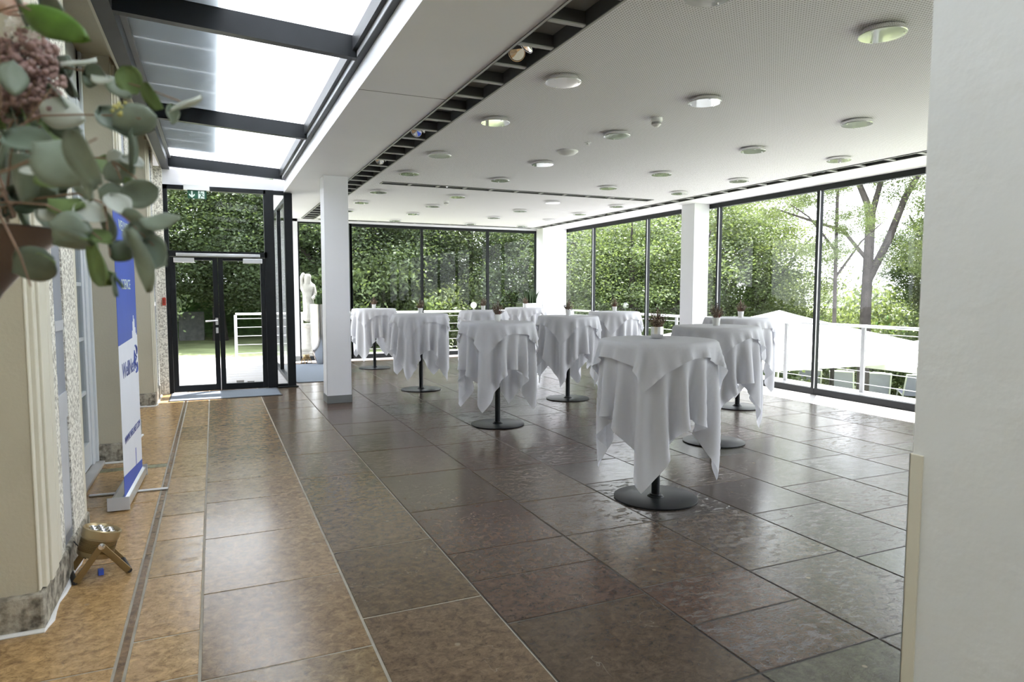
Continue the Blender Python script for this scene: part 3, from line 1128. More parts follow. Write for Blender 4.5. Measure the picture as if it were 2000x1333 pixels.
def pier(name, ya, yb, far=False):
    root = sroot(name, (XF, ya, 0))
    M = Tr((-XF, -ya, 0))
    MB().box(-1.6, XF, ya, yb, 0, 3.35, cream, M).build('core', None, root)
    # fluted moulding on the room side
    q = MB()
    xs = XF
    yk = ya - 0.004
    for k, (w_, d_) in enumerate([(0.035, 0.010), (0.05, 0.028), (0.02, 0.012), (0.055, 0.036), (0.02, 0.014), (0.09, 0.030), (0.05, 0.014), (0.07, 0.022)]):
        q.box(xs, xs + d_, yk, yk + w_, 0.17, 3.30, creamlt, M)
        yk += w_
    q.build('fluted_moulding', None, root, bevel=0.005)
    q = MB()
    y1 = yk
    q.box(xs, xs + 0.012, y1, y1 + 0.13, 0.0, 3.35, roughcast, M)
    q.box(xs, xs + 0.012, y1 + 0.36, yb - 0.07, 0.0, 3.35, roughcast, M)
    q.build('roughcast_strip', None, root)
    MB().box(xs, xs + 0.010, yb - 0.07, yb + 0.012, 0.0, 3.35, creamlt, M).build('corner_edge', None, root, bevel=0.004)
    # recessed panel with cross pieces
    q = MB()
    q.box(xs, xs + 0.004, y1 + 0.13, y1 + 0.36, 0.02, 3.3, greyblue, M)
    q.box(xs, xs + 0.011, y1 + 0.145, y1 + 0.345, 1.25, 1.30, greylt, M)
    q.box(xs, xs + 0.011, y1 + 0.14, y1 + 0.35, 0.80, 0.93, greylt, M)
    q.box(xs, xs + 0.007, y1 + 0.16, y1 + 0.33, 0.22, 0.80, greylt, M)
    q.build('grey_panel', None, root)
    # rough plinth
    rp = random.Random(int(ya * 10))
    q = MB()
    N = 14
    q.box(-1.6, XF + 0.022, ya - 0.025, yb + 0.02, 0, 0.165, conglo, M)
    q.build('plinth', None, root, bevel=0.012)
    # white sealing bead at the foot
    q = MB()
    pts = [(-1.5, ya - 0.03, 0.004)] + [(XF + 0.022 + 0.008 * math.sin(k * 1.7), ya - 0.03 + (yb - ya) * k / 12, 0.004) for k in range(0, 13)]
    q.tube(pts, 0.012, 6, plastic, M)
    q.build('sealing_bead', None, root)
    return root


pier('wall_facade', 3.36, 4.50)
pier('wall_facade_middle', 6.47, 7.62)
pier('wall_facade_far', 9.47, 10.74)
struct(Bx(-1.7, -1.55, -3, 12, 0, 3.5).build('wall_left', cream))
struct(Bx(-1.6, -1.05, -3, 3.36, 0, 3.35).build('wall_left_near', cream))


def french(name, ya, yb):
    root = sroot(name, (XW, ya, 0))
    M = Tr((-XW, -ya, 0))
    q = MB()
    q.box(XW - 0.08, XW, yb - 0.16, yb, 0.03, 3.35, winwhite, M)
    q.box(XW - 0.08, XW, ya, ya + 0.16, 0.03, 3.35, winwhite, M)
    q.box(XW - 0.08, XW + 0.02, yb - 0.05, yb, 0.03, 3.35, winwhite, M)
    q.box(XW - 0.08, XW, ya, yb, 2.95, 3.35, winwhite, M)
    q.box(XW - 0.02, XW + 0.06, ya, yb, 0.0, 0.03, sillsunm, M)
    q.build('outer_frame', None, root, bevel=0.006)
    ym = (ya + yb) / 2
    for a, b in ((ya + 0.16, ym), (ym, yb - 0.16)):
        sash = MB()
        s = 0.085
        sash.box(XW - 0.05, XW - 0.012, a, a + s, 0.04, 2.95, winwhite, M)
        sash.box(XW - 0.05, XW - 0.012, b - s, b, 0.04, 2.95, winwhite, M)
        sash.box(XW - 0.05, XW - 0.012, a + s, b - s, 0.04, 0.24, winwhite, M)
        sash.box(XW - 0.05, XW - 0.012, a + s, b - s, 2.88, 2.95, winwhite, M)
        for z in (0.64, 1.07, 1.50, 1.93, 2.36):
            sash.box(XW - 0.045, XW - 0.018, a + s, b - s, z - 0.015, z + 0.015, winwhite, M)
        sash.build('casement', None, root, bevel=0.004)
        MB().box(XW - 0.035, XW - 0.029, a + s, b - s, 0.24, 2.88, glass, M).build('pane', None, root)
    MB().box(XW - 0.20, XW - 0.18, ya, yb, 0.03, 3.3, curtain, M).build('curtain', None, root)
    return root


french('window_7', 4.50, 6.47)
french('window_8', 7.62, 9.47)
struct(MB().box(-0.74, -0.60, 10.50, 10.74, 0.0, 3.15, roughcast).build('wall_entrance_return'))
al = thing('fire_alarm', 'small red alarm button box on the roughcast beside the entrance door', 'alarm', (-0.625, 10.50, 1.30), -PI / 2)
Bx(0, 0.05, -0.022, 0.022, -0.055, 0.055).build('housing', redp, al, bevel=0.01)
Bx(0.05, 0.054, -0.012, 0.012, -0.03, 0.03).build('button_glass', bluedk, al).active_material = pm('dark_red_glass', (0.25, 0.02, 0.01), 0.3)

# rear room shell
struct(Bx(-1.6, 7.75, -3.1, -3.0, 0, 3.5).build('wall_rear', white))

# ================================================================ CEILING LAMPS
lampglass = pm('frosted_lamp_glass', (0.62, 0.66, 0.64), 0.06, 0.0, spec=1.0, coat=1.0)
lampglass.node_tree.nodes['Principled BSDF'].inputs['IOR'].default_value = 2.0


def make_lamp():
    root = thing('ceiling_lamp', '', 'ceiling lamp', (0, 0, ZC))
    MB().lathe([(0.0, 0.0), (0.100, 0.0), (0.102, -0.004), (0.096, -0.018), (0.0, -0.018)], 28).build('lamp_housing', plastic, root, smooth=True)
    MB().lathe([(0.0, -0.026), (0.121, -0.026), (0.124, -0.029), (0.121, -0.033), (0.0, -0.033)], 40).build('glass_disc', lampglass, root, smooth=True)
    MB().lathe([(0.098, -0.004), (0.117, -0.004), (0.117, -0.0255), (0.098, -0.0255), (0.098, -0.004)], 36, cap=False).build('trim_ring', chrome, root, smooth=True)
    for k in range(3):
        a = k * 2 * PI / 3 + 0.5
        q = MB()
        q.lathe([(0.006, -0.038), (0.006, 0.0)], 10, None, Tr((0.106 * math.cos(a), 0.106 * math.sin(a), 0)))
        q.build('clip', chrome, root, smooth=True)
    return root


proto = make_lamp()
LX = [2.23, 3.44, 5.07, 6.29]
LY = [2.68, 4.16, 5.37, 6.90, 8.12, 9.80, 11.06, 12.30, 13.62]
ordn = ['first', 'second', 'third', 'fourth', 'fifth', 'sixth', 'seventh', 'eighth', 'ninth']
used = False
for j, y in enumerate(LY):
    for i, x in enumerate(LX):
        if (j == 0 and i > 1) or (j == 1 and i > 2):
            continue
        if j == 8 and i == 0:
            continue
        lab = 'round glass ceiling lamp, %s row from the camera, %s column from the left' % (ordn[j], ordn[i])
        if not used:
            proto.location = (x, y, ZC)
            proto['label'] = lab
            proto['group'] = 'round ceiling lamps'
            used = True
        else:
            dup(proto, (x, y, ZC), 0.7 * i + 1.1 * j, lab, 'round ceiling lamps')


def detector(name, label, x, y, r, h, slots=True, group=None):
    root = thing(name, label, 'detector', (x, y, ZC), group=group)
    MB().lathe([(0, 0), (r, 0), (r, -h * 0.35), (r * 0.93, -h * 0.42), (0, -h * 0.42)], 28).build('mounting_base', plastic, root, smooth=True)
    MB().lathe([(r * 0.80, -h * 0.42), (r * 0.80, -h * 0.72), (r * 0.30, -h), (0, -h)], 28).build('sensor_head', plastic, root, smooth=True)
    if slots:
        q = MB()
        for zz in (0.5, 0.62):
            q.lathe([(r * 0.815, -h * zz), (r * 0.815, -h * (zz + 0.06))], 28, cap=False)
        q.build('slot_ring', rubber, root)
    return root


detector('smoke_detector', 'white smoke detector with dark slots between ceiling lamps, near the camera', 3.45, 4.78, 0.05, 0.075)
detector('smoke_detector', 'small white smoke detector on the ceiling beyond the cross channel', 3.48, 10.46, 0.045, 0.07)
mo = thing('motion_sensor', 'flat white domed sensor on the ceiling in the second lamp column', 'sensor', (3.41, 6.26, ZC))
MB().lathe([(0, 0), (0.11, 0), (0.108, -0.012), (0.08, -0.032), (0.04, -0.045), (0, -0.048)], 30).build('dome', plastic, mo, smooth=True)
spk = thing('sprinkler_head', 'tiny white sprinkler disc on the ceiling beside the domed sensor', 'sprinkler', (3.40, 5.83, ZC))
MB().lathe([(0, 0), (0.035, 0), (0.035, -0.004), (0.012, -0.008), (0.012, -0.02), (0.02, -0.024), (0, -0.026)], 20).build('disc', plastic, spk, smooth=True)


def make_spot(pair=True):
    root = thing('ceiling_spotlight', '', 'spotlight', (0, 0, 0))
    MB().box(-0.105, 0.105, -0.15, 0.15, 0.060, 0.072).build('mounting_plate', dgrey, root)
    for k, (y, rx, ry) in enumerate([(-0.07, 0.55, 0.5), (0.075, -0.5, 0.95)]):
        M = Tr((0, y, 0.045)) @ RZ(0.6) @ RX(rx) @ RY(ry)
        hb = MB().lathe([(0.018, 0.07), (0.030, 0.05), (0.052, 0.0), (0.054, -0.012), (0.050, -0.012)], 24, None, M, cap=False).build('lamp_head', steel, root, smooth=True)
        MB().lathe([(0.0, 0.012), (0.015, 0.012), (0.048, -0.006), (0.047, -0.008), (0, -0.002)], 24, None, M).build('reflector', chrome, root, smooth=True)
    return root


sp0 = make_spot()
spots = [((1.79, 3.88), 0, 'twin chrome spotlight in the bulkhead channel, nearest the camera'),
         ((1.79, 6.16), 0, 'twin chrome spotlight in the bulkhead channel, second from the camera'),
         ((1.79, 7.68), 0, 'twin chrome spotlight in the bulkhead channel, third from the camera'),
         ((3.10, 9.06), PI / 2, 'twin chrome spotlight in the cross channel, left one'),
         ((5.70, 9.06), PI / 2, 'twin chrome spotlight in the cross channel, right one'),
         ((6.88, 6.17), 0, 'twin chrome spotlight in the window side channel, nearest the camera'),
         ((6.88, 11.1), 0, 'twin chrome spotlight in the window side channel, far one')]
for k, ((x, y), rz, lab) in enumerate(spots):
    if k == 0:
        sp0.location = (x, y, ZC)
        sp0['label'] = lab
        sp0['group'] = 'recessed twin spotlights'
    else:
        s_ = 0.80 if k >= 3 else 1
        dup(sp0, (x, y, ZC), rz, lab, 'recessed twin spotlights', (s_, s_, 1) if k < 3 else (0.6, 0.85, 1))

# ================================================================ COCKTAIL TABLES
def pbd_cloth(size, n, disc_r, z0, seed, steps, iters, blocker=None, amp=0.01, rot=0.0):
    rs = np.random.RandomState(seed)
    h = size / (n - 1)
    gx = np.linspace(-size / 2, size / 2, n)
    X, Y = np.meshgrid(gx, gx, indexing='ij')
    off = (rs.rand(2) - 0.5) * 0.03
    P = np.zeros((n, n, 3))
    P[..., 0] = X * math.cos(rot) - Y * math.sin(rot) + off[0]
    P[..., 1] = X * math.sin(rot) + Y * math.cos(rot) + off[1]
    P[..., 2] = z0 + 0.004 + amp * (rs.rand(n, n))
    pinm = np.hypot(P[..., 0], P[..., 1]) < disc_r * 0.86
    P[..., 2][pinm] = z0
    P0 = P.copy()
    V = np.zeros_like(P)
    dt = 1 / 60.
    grav = np.array([0, 0, -9.8])

    def con(A, B, rest, k):
        d = B - A
        L = np.sqrt((d * d).sum(-1, keepdims=True)) + 1e-9
        c = d * ((L - rest) / L) * 0.5 * k
        A += c
        B -= c

    for s in range(steps):
        V += dt * grav
        V *= 0.985
        if s < 40:
            V += (rs.rand(n, n, 3) - 0.5) * 0.05
        Q = P + dt * V
        for it in range(iters):
            for st in (0, 1):
                con(Q[st:-1:2, :], Q[st + 1::2, :], h, 1)
                con(Q[:, st:-1:2], Q[:, st + 1::2], h, 1)
            for st in (0, 1):
                con(Q[st:-1:2, :-1], Q[st + 1::2, 1:], h * 1.4142, 0.35)
                con(Q[st:-1:2, 1:], Q[st + 1::2, :-1], h * 1.4142, 0.35)
            # weak bending
            for st in (0, 1, 2, 3):
                a = Q[st:-2:4]
                b = Q[st + 2::4]
                mlen = min(len(a), len(b))
                con(a[:mlen], b[:mlen], 2 * h, 0.12)
                a = Q[:, st:-2:4]
                b = Q[:, st + 2::4]
                mlen = min(a.shape[1], b.shape[1])
                con(a[:, :mlen], b[:, :mlen], 2 * h, 0.12)
            Q[pinm] = P0[pinm]
            r = np.sqrt(Q[..., 0] ** 2 + Q[..., 1] ** 2) + 1e-9
            if blocker is None:
                ins = (r < disc_r) & (Q[..., 2] < z0) & (Q[..., 2] > z0 - 0.06)
                pen_up = z0 - Q[..., 2]
                pen_out = disc_r - r
                up = ins & (pen_up <= pen_out)
                ou = ins & ~up
                Q[..., 2][up] = z0
                sc = np.where(ou, disc_r / r, 1.0)
                Q[..., 0] *= sc
                Q[..., 1] *= sc
            else:
                th = np.arctan2(Q[..., 1], Q[..., 0])
                rb = blocker(th, Q[..., 2])
                rb = np.maximum(rb, disc_r)
                ins = (r < rb) & (Q[..., 2] < z0)
                top = ins & ((z0 - Q[..., 2]) <= (rb - r))
                Q[..., 2][top] = z0
                ou = ins & ~top
                sc = np.where(ou, rb / r, 1.0)
                Q[..., 0] *= sc
                Q[..., 1] *= sc
        Q[pinm] = P0[pinm]
        V = (Q - P) / dt
        # friction on the top
        fr = (np.abs(Q[..., 2] - z0) < 0.002)
        V[fr] *= 0.3
        P = Q
    return P


def smooth_grid(P):
    n = P.shape[0]
    Q = P.copy()
    Q[1:-1, 1:-1] = P[1:-1, 1:-1] * 0.5 + 0.125 * (P[2:, 1:-1] + P[:-2, 1:-1] + P[1:-1, 2:] + P[1:-1, :-2])
    return Q


def grid_obj(P, name, mat):
    n = P.shape[0]
    vs = P.reshape(-1, 3).tolist()
    fs = [(i * n + j, (i + 1) * n + j, (i + 1) * n + j + 1, i * n + j + 1) for i in range(n - 1) for j in range(n - 1)]
    me_ = bpy.data.meshes.new(name)
    me_.from_pydata(vs, [], fs)
    me_.materials.append(mat)
    me_.polygons.foreach_set('use_smooth', [True] * len(me_.polygons))
    return me_


def blocker_from(P, disc_r):
    nt_, nz = 180, 40
    z0_, z1_ = 0.2, 1.12
    R = np.zeros((nt_, nz))
    # densify the under cloth
    A = P
    for _ in range(2):
        m_ = A.shape[0]
        B = np.zeros((2 * m_ - 1, 2 * m_ - 1, 3))
        B[::2, ::2] = A
        B[1::2, ::2] = 0.5 * (A[1:] + A[:-1])
        B[:, 1::2] = 0.5 * (B[:, 2::2] + B[:, :-2:2])
        A = B
    p = A.reshape(-1, 3)
    r = np.hypot(p[:, 0], p[:, 1])
    th = np.arctan2(p[:, 1], p[:, 0])
    ti = ((th + PI) / (2 * PI) * nt_).astype(int) % nt_
    zi = np.clip(((p[:, 2] - z0_) / (z1_ - z0_) * nz).astype(int), 0, nz - 1)
    np.maximum.at(R, (ti, zi), r)
    R2_ = R.copy()
    for dt_ in (-1, 0, 1):
        for dz in (-1, 0, 1):
            S = np.roll(R, dt_, 0)
            S = np.roll(S, dz, 1)
            R2_ = np.maximum(R2_, S)
    R2_ = np.maximum(R2_, 0)

    def f(t, z):
        i = ((t + PI) / (2 * PI) * nt_).astype(int) % nt_
        j = np.clip(((z - z0_) / (z1_ - z0_) * nz).astype(int), 0, nz - 1)
        return R2_[i, j] + 0.005
    return f


TH = 1.08
variants = []
for sd_ in (11, 23):
    P = pbd_cloth(1.64, 57, 0.40, TH + 0.032, sd_, 230, 10)
    Pt = pbd_cloth(1.0, 41, 0.408, TH + 0.039, sd_ + 3, 170, 10, blocker_from(P, 0.4), rot=0.06)
    P = smooth_grid(P)
    variants.append((grid_obj(P, 'tablecloth', clothm), grid_obj(smooth_grid(Pt), 'table_topper', clothm)))


def make_table():
    root = thing('cocktail_table', '', 'table', (0, 0, 0))
    MB().lathe([(0, 0.0), (0.288, 0.0), (0.290, 0.003), (0.290, 0.009), (0.286, 0.011), (0, 0.011)], 64).build('base_plate', black, root, smooth=True)
    MB().lathe([(0.058, 0.011), (0.056, 0.016), (0.042, 0.024), (0.040, 0.032), (0.0, 0.034)], 32).build('flange', black, root, smooth=True)
    MB().lathe([(0.029, 0.03), (0.029, TH), (0, TH)], 28).build('pole', black, root, smooth=True)
    MB().lathe([(0, TH), (0.375, TH), (0.385, TH + 0.008), (0.385, TH + 0.018), (0.375, TH + 0.026), (0, TH + 0.026)], 56).build('tabletop', white, root, smooth=True)
    return root


tb0 = make_table()


def make_pot(kind, rsd):
    """little pot with dried heather and berries"""
    r = random.Random(rsd)
    root = thing('flower_pot', '', 'potted plant', (0, 0, 0))
    if kind == 'steel':
        MB().lathe([(0, 0), (0.036, 0), (0.043, 0.012), (0.043, 0.03)], 28).lathe([(0.043, 0.03), (0.0435, 0.080), (0.040, 0.080), (0.040, 0.06), (0, 0.06)], 28).build('pot', steel, root, smooth=True)
    else:
        MB().lathe([(0, 0), (0.030, 0), (0.036, 0.065), (0.038, 0.075), (0.034, 0.075), (0.033, 0.06), (0, 0.058)], 28).build('pot', potm, root, smooth=True)
    st = MB()
    bl_ = MB()
    tp = MB()
    for k in range(60):
        a = r.uniform(0, 2 * PI)
        rr = r.uniform(0.0, 0.068)
        hh = r.uniform(0.05, 0.15) * (1 - rr * 6)
        base = Vector((math.cos(a) * rr * 0.4, math.sin(a) * rr * 0.4, 0.065))
        tip = Vector((math.cos(a) * rr * 1.1, math.sin(a) * rr * 1.1, 0.075 + hh))
        st.tube([base, (base + tip) / 2 + Vector((0, 0, 0.01)), tip], [0.0012, 0.001, 0.0005], 4)
        for q in range(7):
            p = base.lerp(tip, 0.35 + 0.65 * q / 6) + Vector((r.uniform(-1, 1), r.uniform(-1, 1), r.uniform(-1, 1))) * 0.006
            s = r.uniform(0.004, 0.008)
            M = Tr(p) @ Euler((r.uniform(0, 6), r.uniform(0, 6), 0)).to_matrix().to_4x4()
            tgt = tp if (q > 4 and k % 3 == 0) else bl_
            tgt.add([(-s, 0, 0), (0, -s * 0.6, 0), (s, 0, 0), (0, s * 0.6, 0), (0, 0, s * 0.8), (0, 0, -s * 0.8)], [(0, 1, 4), (1, 2, 4), (2, 3, 4), (3, 0, 4), (1, 0, 5), (2, 1, 5), (3, 2, 5), (0, 3, 5)], None, M)
    st.build('stem', stemm, root)
    bl_.build('heather', dryplant, root)
    tp.build('pale_tips', drypale, root)
    br = MB()
    for k in range(24):
        a = r.uniform(-0.6, 1.4)
        M = Tr((0.030 * math.cos(a) + r.uniform(-.008, .008), 0.030 * math.sin(a), 0.078 + r.uniform(0, 0.03)))
        br.lathe([(0, -0.004), (0.004, 0), (0, 0.004)], 7, None, M)
    br.build('berries', redberry, root, smooth=True)
    return root


pots = [make_pot('steel', 5), make_pot('white', 6)]
row_names = {0: 'left', 1: 'middle', 2: 'right'}
tables = [(2.80, 3.82, 'nearest table of the left row', 0, 0.0), (2.79, 6.67, 'second table of the left row', 1, 0.05),
          (2.76, 9.52, 'third table of the left row', 0, PI / 2 + .03), (2.74, 12.54, 'farthest table of the left row', 1, PI + .05),
          (4.37, 5.05, 'nearest table of the middle row', 1, -PI / 2 + 0.04), (4.33, 7.90, 'second table of the middle row', 0, PI + 0.02),
          (4.18, 10.62, 'third table of the middle row', 1, PI / 2), (5.97, 6.48, 'nearest table of the window row', 0, -PI / 2),
          (5.92, 9.25, 'second table of the window row', 1, 0.1), (5.66, 12.1, 'farthest table of the window row', 0, 0.2)]
first_pot = {0: True, 1: True}
potoff = [(0.02, 0.04), (0, 0), (0, 0), (0, 0), (0, 0), (0, 0), (0, 0), (0.02, 0), (0, 0), (0, 0)]
for k, (x, y, nm, v, rz) in enumerate(tables):
    lab = 'high table with round black base plate and pole, ' + nm
    if k == 0:
        tb0.location = (x, y, 0)
        tb0['label'] = lab
        tb0['group'] = 'cocktail tables'
    else:
        dup(tb0, (x, y, 0), 0, lab, 'cocktail tables')
    o = bpy.data.objects.new('tablecloth', variants[v][0])
    C.objects.link(o)
    o.location = (x, y, 0)
    o.rotation_euler = (0, 0, rz)
    tag(o, 'long white cloth with hanging corners on the ' + nm, 'tablecloth', 'long white tablecloths')
    o = bpy.data.objects.new('table_topper', variants[v][1])
    C.objects.link(o)
    o.location = (x, y, 0)
    o.rotation_euler = (0, 0, rz)
    tag(o, 'short white overlay square on the ' + nm, 'tablecloth', 'short white overlay cloths')
    kd = 0 if k == 0 else 1
    lab = ('steel pot of dried heather and berries' if kd == 0 else 'white pot of dried heather') + ' on the ' + nm
    px_, py_ = x + potoff[k][0], y + potoff[k][1]
    zt = TH + 0.042
    if first_pot[kd]:
        pots[kd].location = (px_, py_, zt)
        pots[kd].rotation_euler = (0, 0, -0.9)
        pots[kd]['label'] = lab
        pots[kd]['group'] = 'flower pots on the tables'
        first_pot[kd] = False
    else:
        dup(pots[kd], (px_, py_, zt), 1.3 * k, lab, 'flower pots on the tables')

# ================================================================ ROLL-UP BANNER
bn = thing('roll_up_banner', 'blue and white roll-up advertising banner in an aluminium base by the old facade', 'banner', (-0.593, 5.44, 0), -math.radians(2))
MB().prism([(-0.055, 0.012), (0.055, 0.012), (0.062, 0.03), (0.055, 0.075), (0.02, 0.092), (-0.03, 0.092), (-0.06, 0.06)], -0.45, 0.45, alu, RX(PI / 2)).build('base_cassette', None, bn, bevel=0.003)
for s in (-1, 1):
    MB().box(-0.066, 0.066, s * 0.45 - 0.004, s * 0.45 + 0.004, 0.008, 0.096, greylt).build('end_cap', None, bn, bevel=0.003)
for s in (-1, 1):
    Bx(-0.25 if s < 0 else 0.03, -0.03 if s < 0 else 0.25, -0.018, 0.018, 0.0, 0.012).build('foot', alu, bn, bevel=0.004)
BH = 2.13
MB().lathe([(0.008, 0.08), (0.008, BH)], 10, None, Tr((0.016, 0, 0))).build('support_pole', alu, bn)
Bx(0.022, 0.046, -0.43, 0.43, BH, BH + 0.025).build('top_rail', alu, bn)
# fabric, pieces of its print flush in one sheet
fb = MB()
ZB = 1.10


def strip(z0_, z1_, m_):
    fb.box(0.033, 0.035, -0.425, 0.425, z0_, z1_, m_)


cur = []
NS = 24
for k in range(NS):
    y0_ = -0.425 + 0.85 * k / NS
    y1_ = y0_ + 0.85 / NS
    ym_ = (y0_ + y1_) / 2
    z = ZB + 0.03 * ym_
    if ym_ > 0.16:
        z += 0.16 * math.exp(-((ym_ - 0.27) / 0.07) ** 2)
    zlo = 0.10 + 0.085 - 0.09 * ym_
    if abs(ym_ - 0.12) < 0.02:
        zlo = 0.30
    fb.box(0.033, 0.035, y0_, y1_, z, BH, blue)
    fb.box(0.033, 0.035, y0_, y1_, zlo, z, bwhite)
    fb.box(0.033, 0.035, y0_, y1_, 0.085, zlo, blue)
fb.build('printed_fabric', None, bn)


def text_part(s, size, y, z, m_, parent, align='CENTER', sx=1.0, x=0.0365):
    cu = bpy.data.curves.new('lettering', 'FONT')
    cu.body = s
    cu.size = size
    cu.align_x = align
    cu.extrude = 0.0006
    to = bpy.data.objects.new('lettering_tmp', cu)
    C.objects.link(to)
    bpy.context.view_layer.update()
    me_ = bpy.data.meshes.new_from_object(to)
    bpy.data.objects.remove(to)
    me_.name = 'lettering'
    me_.materials.clear()
    me_.materials.append(m_)
    o = bpy.data.objects.new('lettering', me_)
    C.objects.link(o)
    o.parent = parent
    o.location = (x, y, z)
    o.rotation_euler = (PI / 2, 0, PI / 2)
    o.scale = (sx, 1, 1)
    return o


text_part('WELLNESS', 0.10, 0.0, 1.86, signwhite, bn)
text_part('&', 0.08, 0.0, 1.66, signwhite, bn)
text_part('SCIENCE', 0.10, -0.02, 1.46, signwhite, bn)
text_part('WellNet', 0.15, -0.06, 0.86, bluedk, bn)
text_part('WWW.WELLNET.COM', 0.07, 0.02, 0.42, bluedk, bn)
rg = MB()
for k in range(3):
    pts = [(0.036, 0.29 + 0.07 * math.cos(t), 0.94 + 0.10 * math.sin(t)) for t in [k * 2.09 + 0.3 + j * 0.15 for j in range(11)]]
    rg.tube(pts, [0.004 + 0.006 * math.sin(j / 10 * PI) for j in range(11)], 6)
rg.tube([(0.036, 0.24, 0.99), (0.036, 0.33, 0.95), (0.036, 0.25, 0.92), (0.036, 0.33, 0.88)], 0.006, 6)
rg.build('round_logo', bluedk, bn)

# ================================================================ BATTERY UPLIGHTS
def uplight(label, loc, rz, tilt):
    root = thing('uplight', label, 'spotlight', loc, rz)
    T = Tr((0, 0, 0.128)) @ RX(tilt)
    MB().lathe([(0, -0.055), (0.058, -0.055), (0.062, -0.050), (0.063, -0.035)], 40, gold, T, cap=True).lathe([(0.063, 0.012), (0.0635, 0.018), (0.067, 0.02), (0.067, 0.050), (0.062, 0.053), (0.058, 0.046), (0.056, 0.040), (0, 0.040)], 40, gold, T).build('lamp_body', None, root, smooth=True)
    fn = MB()
    pr_ = []
    z = -0.035
    while z < 0.012:
        pr_ += [(0.0635, z), (0.0635, z + 0.003), (0.060, z + 0.0035), (0.060, z + 0.0058)]
        z += 0.006
    fn.lathe(pr_, 40, golddk, T)
    fn.build('cooling_fins', None, root, smooth=False)
    ln = MB()
    for k in range(7):
        a = k * PI / 3
        rr = 0 if k == 6 else 0.033
        ln.lathe([(0, 0.041), (0.012, 0.041), (0.0155, 0.049), (0.012, 0.050), (0, 0.046)], 16, chrome, T @ Tr((rr * math.cos(a), rr * math.sin(a), 0)))
    ln.build('lens', None, root, smooth=True)
    # two folding stirrup legs
    for s in (-1, 1):
        q = MB()
        for e in (-1, 1):
            x0_ = e * 0.070
            p0 = Vector((x0_, 0, 0.128))
            p1 = Vector((x0_ * 0.98, s * 0.088, 0.008))
            d = (p1 - p0).normalized()
            nrm = Vector((1, 0, 0))
            wv = d.cross(nrm) * 0.012
            vs = []
            for p in (p0, p1):
                for sx_ in (-0.0025, 0.0025):
                    for sw in (-1, 1):
                        vs.append(p + nrm * sx_ + wv * sw)
            q.add(vs, [(0, 1, 3, 2), (4, 6, 7, 5), (0, 4, 5, 1), (2, 3, 7, 6), (0, 2, 6, 4), (1, 5, 7, 3)], golddk)
        q.box(-0.071, 0.071, s * 0.088 - 0.003, s * 0.088 + 0.003, 0.004, 0.018, golddk)
        q.build('leg', None, root, bevel=0.0015)
        MB().tube([(-0.071, s * 0.090, 0.010), (0.071, s * 0.090, 0.010)], 0.0098, 8).build('rubber_foot', rubber, root, smooth=True)
    for e in (1, -1):
        MB().lathe([(0.012, -0.004), (0.012, 0.004), (0, 0.006)], 16, chrome, Tr((e * 0.072, 0, 0.128)) @ RY(e * PI / 2)).build('pivot_screw', None, root, smooth=True)
    return root


u1 = uplight('gold battery uplight on folding legs on the floor by the nearest facade pier', (-0.575, 3.93, 0), math.radians(-75), -0.30)
u1.scale = (1.32, 1.32, 1.32)
cbm = MB()
cbm.tube([(-0.70, 4.02, 0.155), (-0.675, 4.0, 0.13), (-0.665, 3.985, 0.085), (-0.64, 3.96, 0.075)], 0.003, 6)
o = cbm.build('power_cable', rubber)
o.parent = u1
o.matrix_parent_inverse = (Tr(u1.location) @ RZ(math.radians(-75)) @ Matrix.Scale(1.32, 4)).inverted()
MB().box(-0.009, 0.009, -0.009, 0.009, 0.0, 0.022).build('blue_plug', blue, u1).location = (0.02, 0.0, 0.0)
uplight('small gold uplight on the floor by the tall silver planter', (1.66, 13.86, 0), 0.4, -0.1)

# ================================================================ MATS
def floor_mat(name, label, x0, x1, y0, y1):
    root = thing(name, label, 'mat', ((x0 + x1) / 2, (y0 + y1) / 2, 0))
    hx, hy = (x1 - x0) / 2, (y1 - y0) / 2
    Bx(-hx + 0.02, hx - 0.02, -hy + 0.02, hy - 0.02, 0.001, 0.010).build('pile', matf, root)
    q = MB()
    q.box(-hx, hx, -hy, -hy + 0.02, 0.0, 0.006).box(-hx, hx, hy - 0.02, hy, 0.0, 0.006).box(-hx, -hx + 0.02, -hy, hy, 0.0, 0.006).box(hx - 0.02, hx, -hy, hy, 0.0, 0.006)
    q.build('rubber_border', rubber, root)
    return root


floor_mat('entrance_mat', 'grey entrance mat with black rubber border inside the double door', -0.58, 0.84, 9.75, 10.53)
floor_mat('runner_mat', 'long grey mat beside the glass side wall behind the front column', 1.16, 1.95, 10.95, 13.70)

# ================================================================ PLANTERS
def blade_plant(root, n, h, spread, seed, z):
    r = random.Random(seed)
    q = MB()
    for k in range(n):
        a = r.uniform(0, 2 * PI)
        r0 = r.uniform(0, spread)
        hh = h * r.uniform(0.6, 1.0)
        b0 = Vector((math.cos(a) * r0, math.sin(a) * r0, z))
        ln_ = Vector((math.cos(a), math.sin(a), 0)) * r.uniform(0.02, 0.12)
        side = Vector((-math.sin(a + 0.6), math.cos(a + 0.6), 0)) * r.uniform(0.014, 0.024)
        nn = Vector((math.cos(a + 0.6), math.sin(a + 0.6), 0)) * 0.004
        vs = []
        for t, wd in ((0, 0.7), (0.35, 1), (0.7, 0.85), (1.0, 0.05)):
            c = b0 + ln_ * t * t + Vector((0, 0, hh * t))
            vs += [c - side * wd, c + nn, c + side * wd, c - nn]
        fs = []
        for s in range(3):
            for e in range(4):
                fs.append((s * 4 + e, s * 4 + (e + 1) % 4, s * 4 + 4 + (e + 1) % 4, s * 4 + 4 + e))
        q.add(vs, fs)
    return q.build('leaves', greenplant, root)


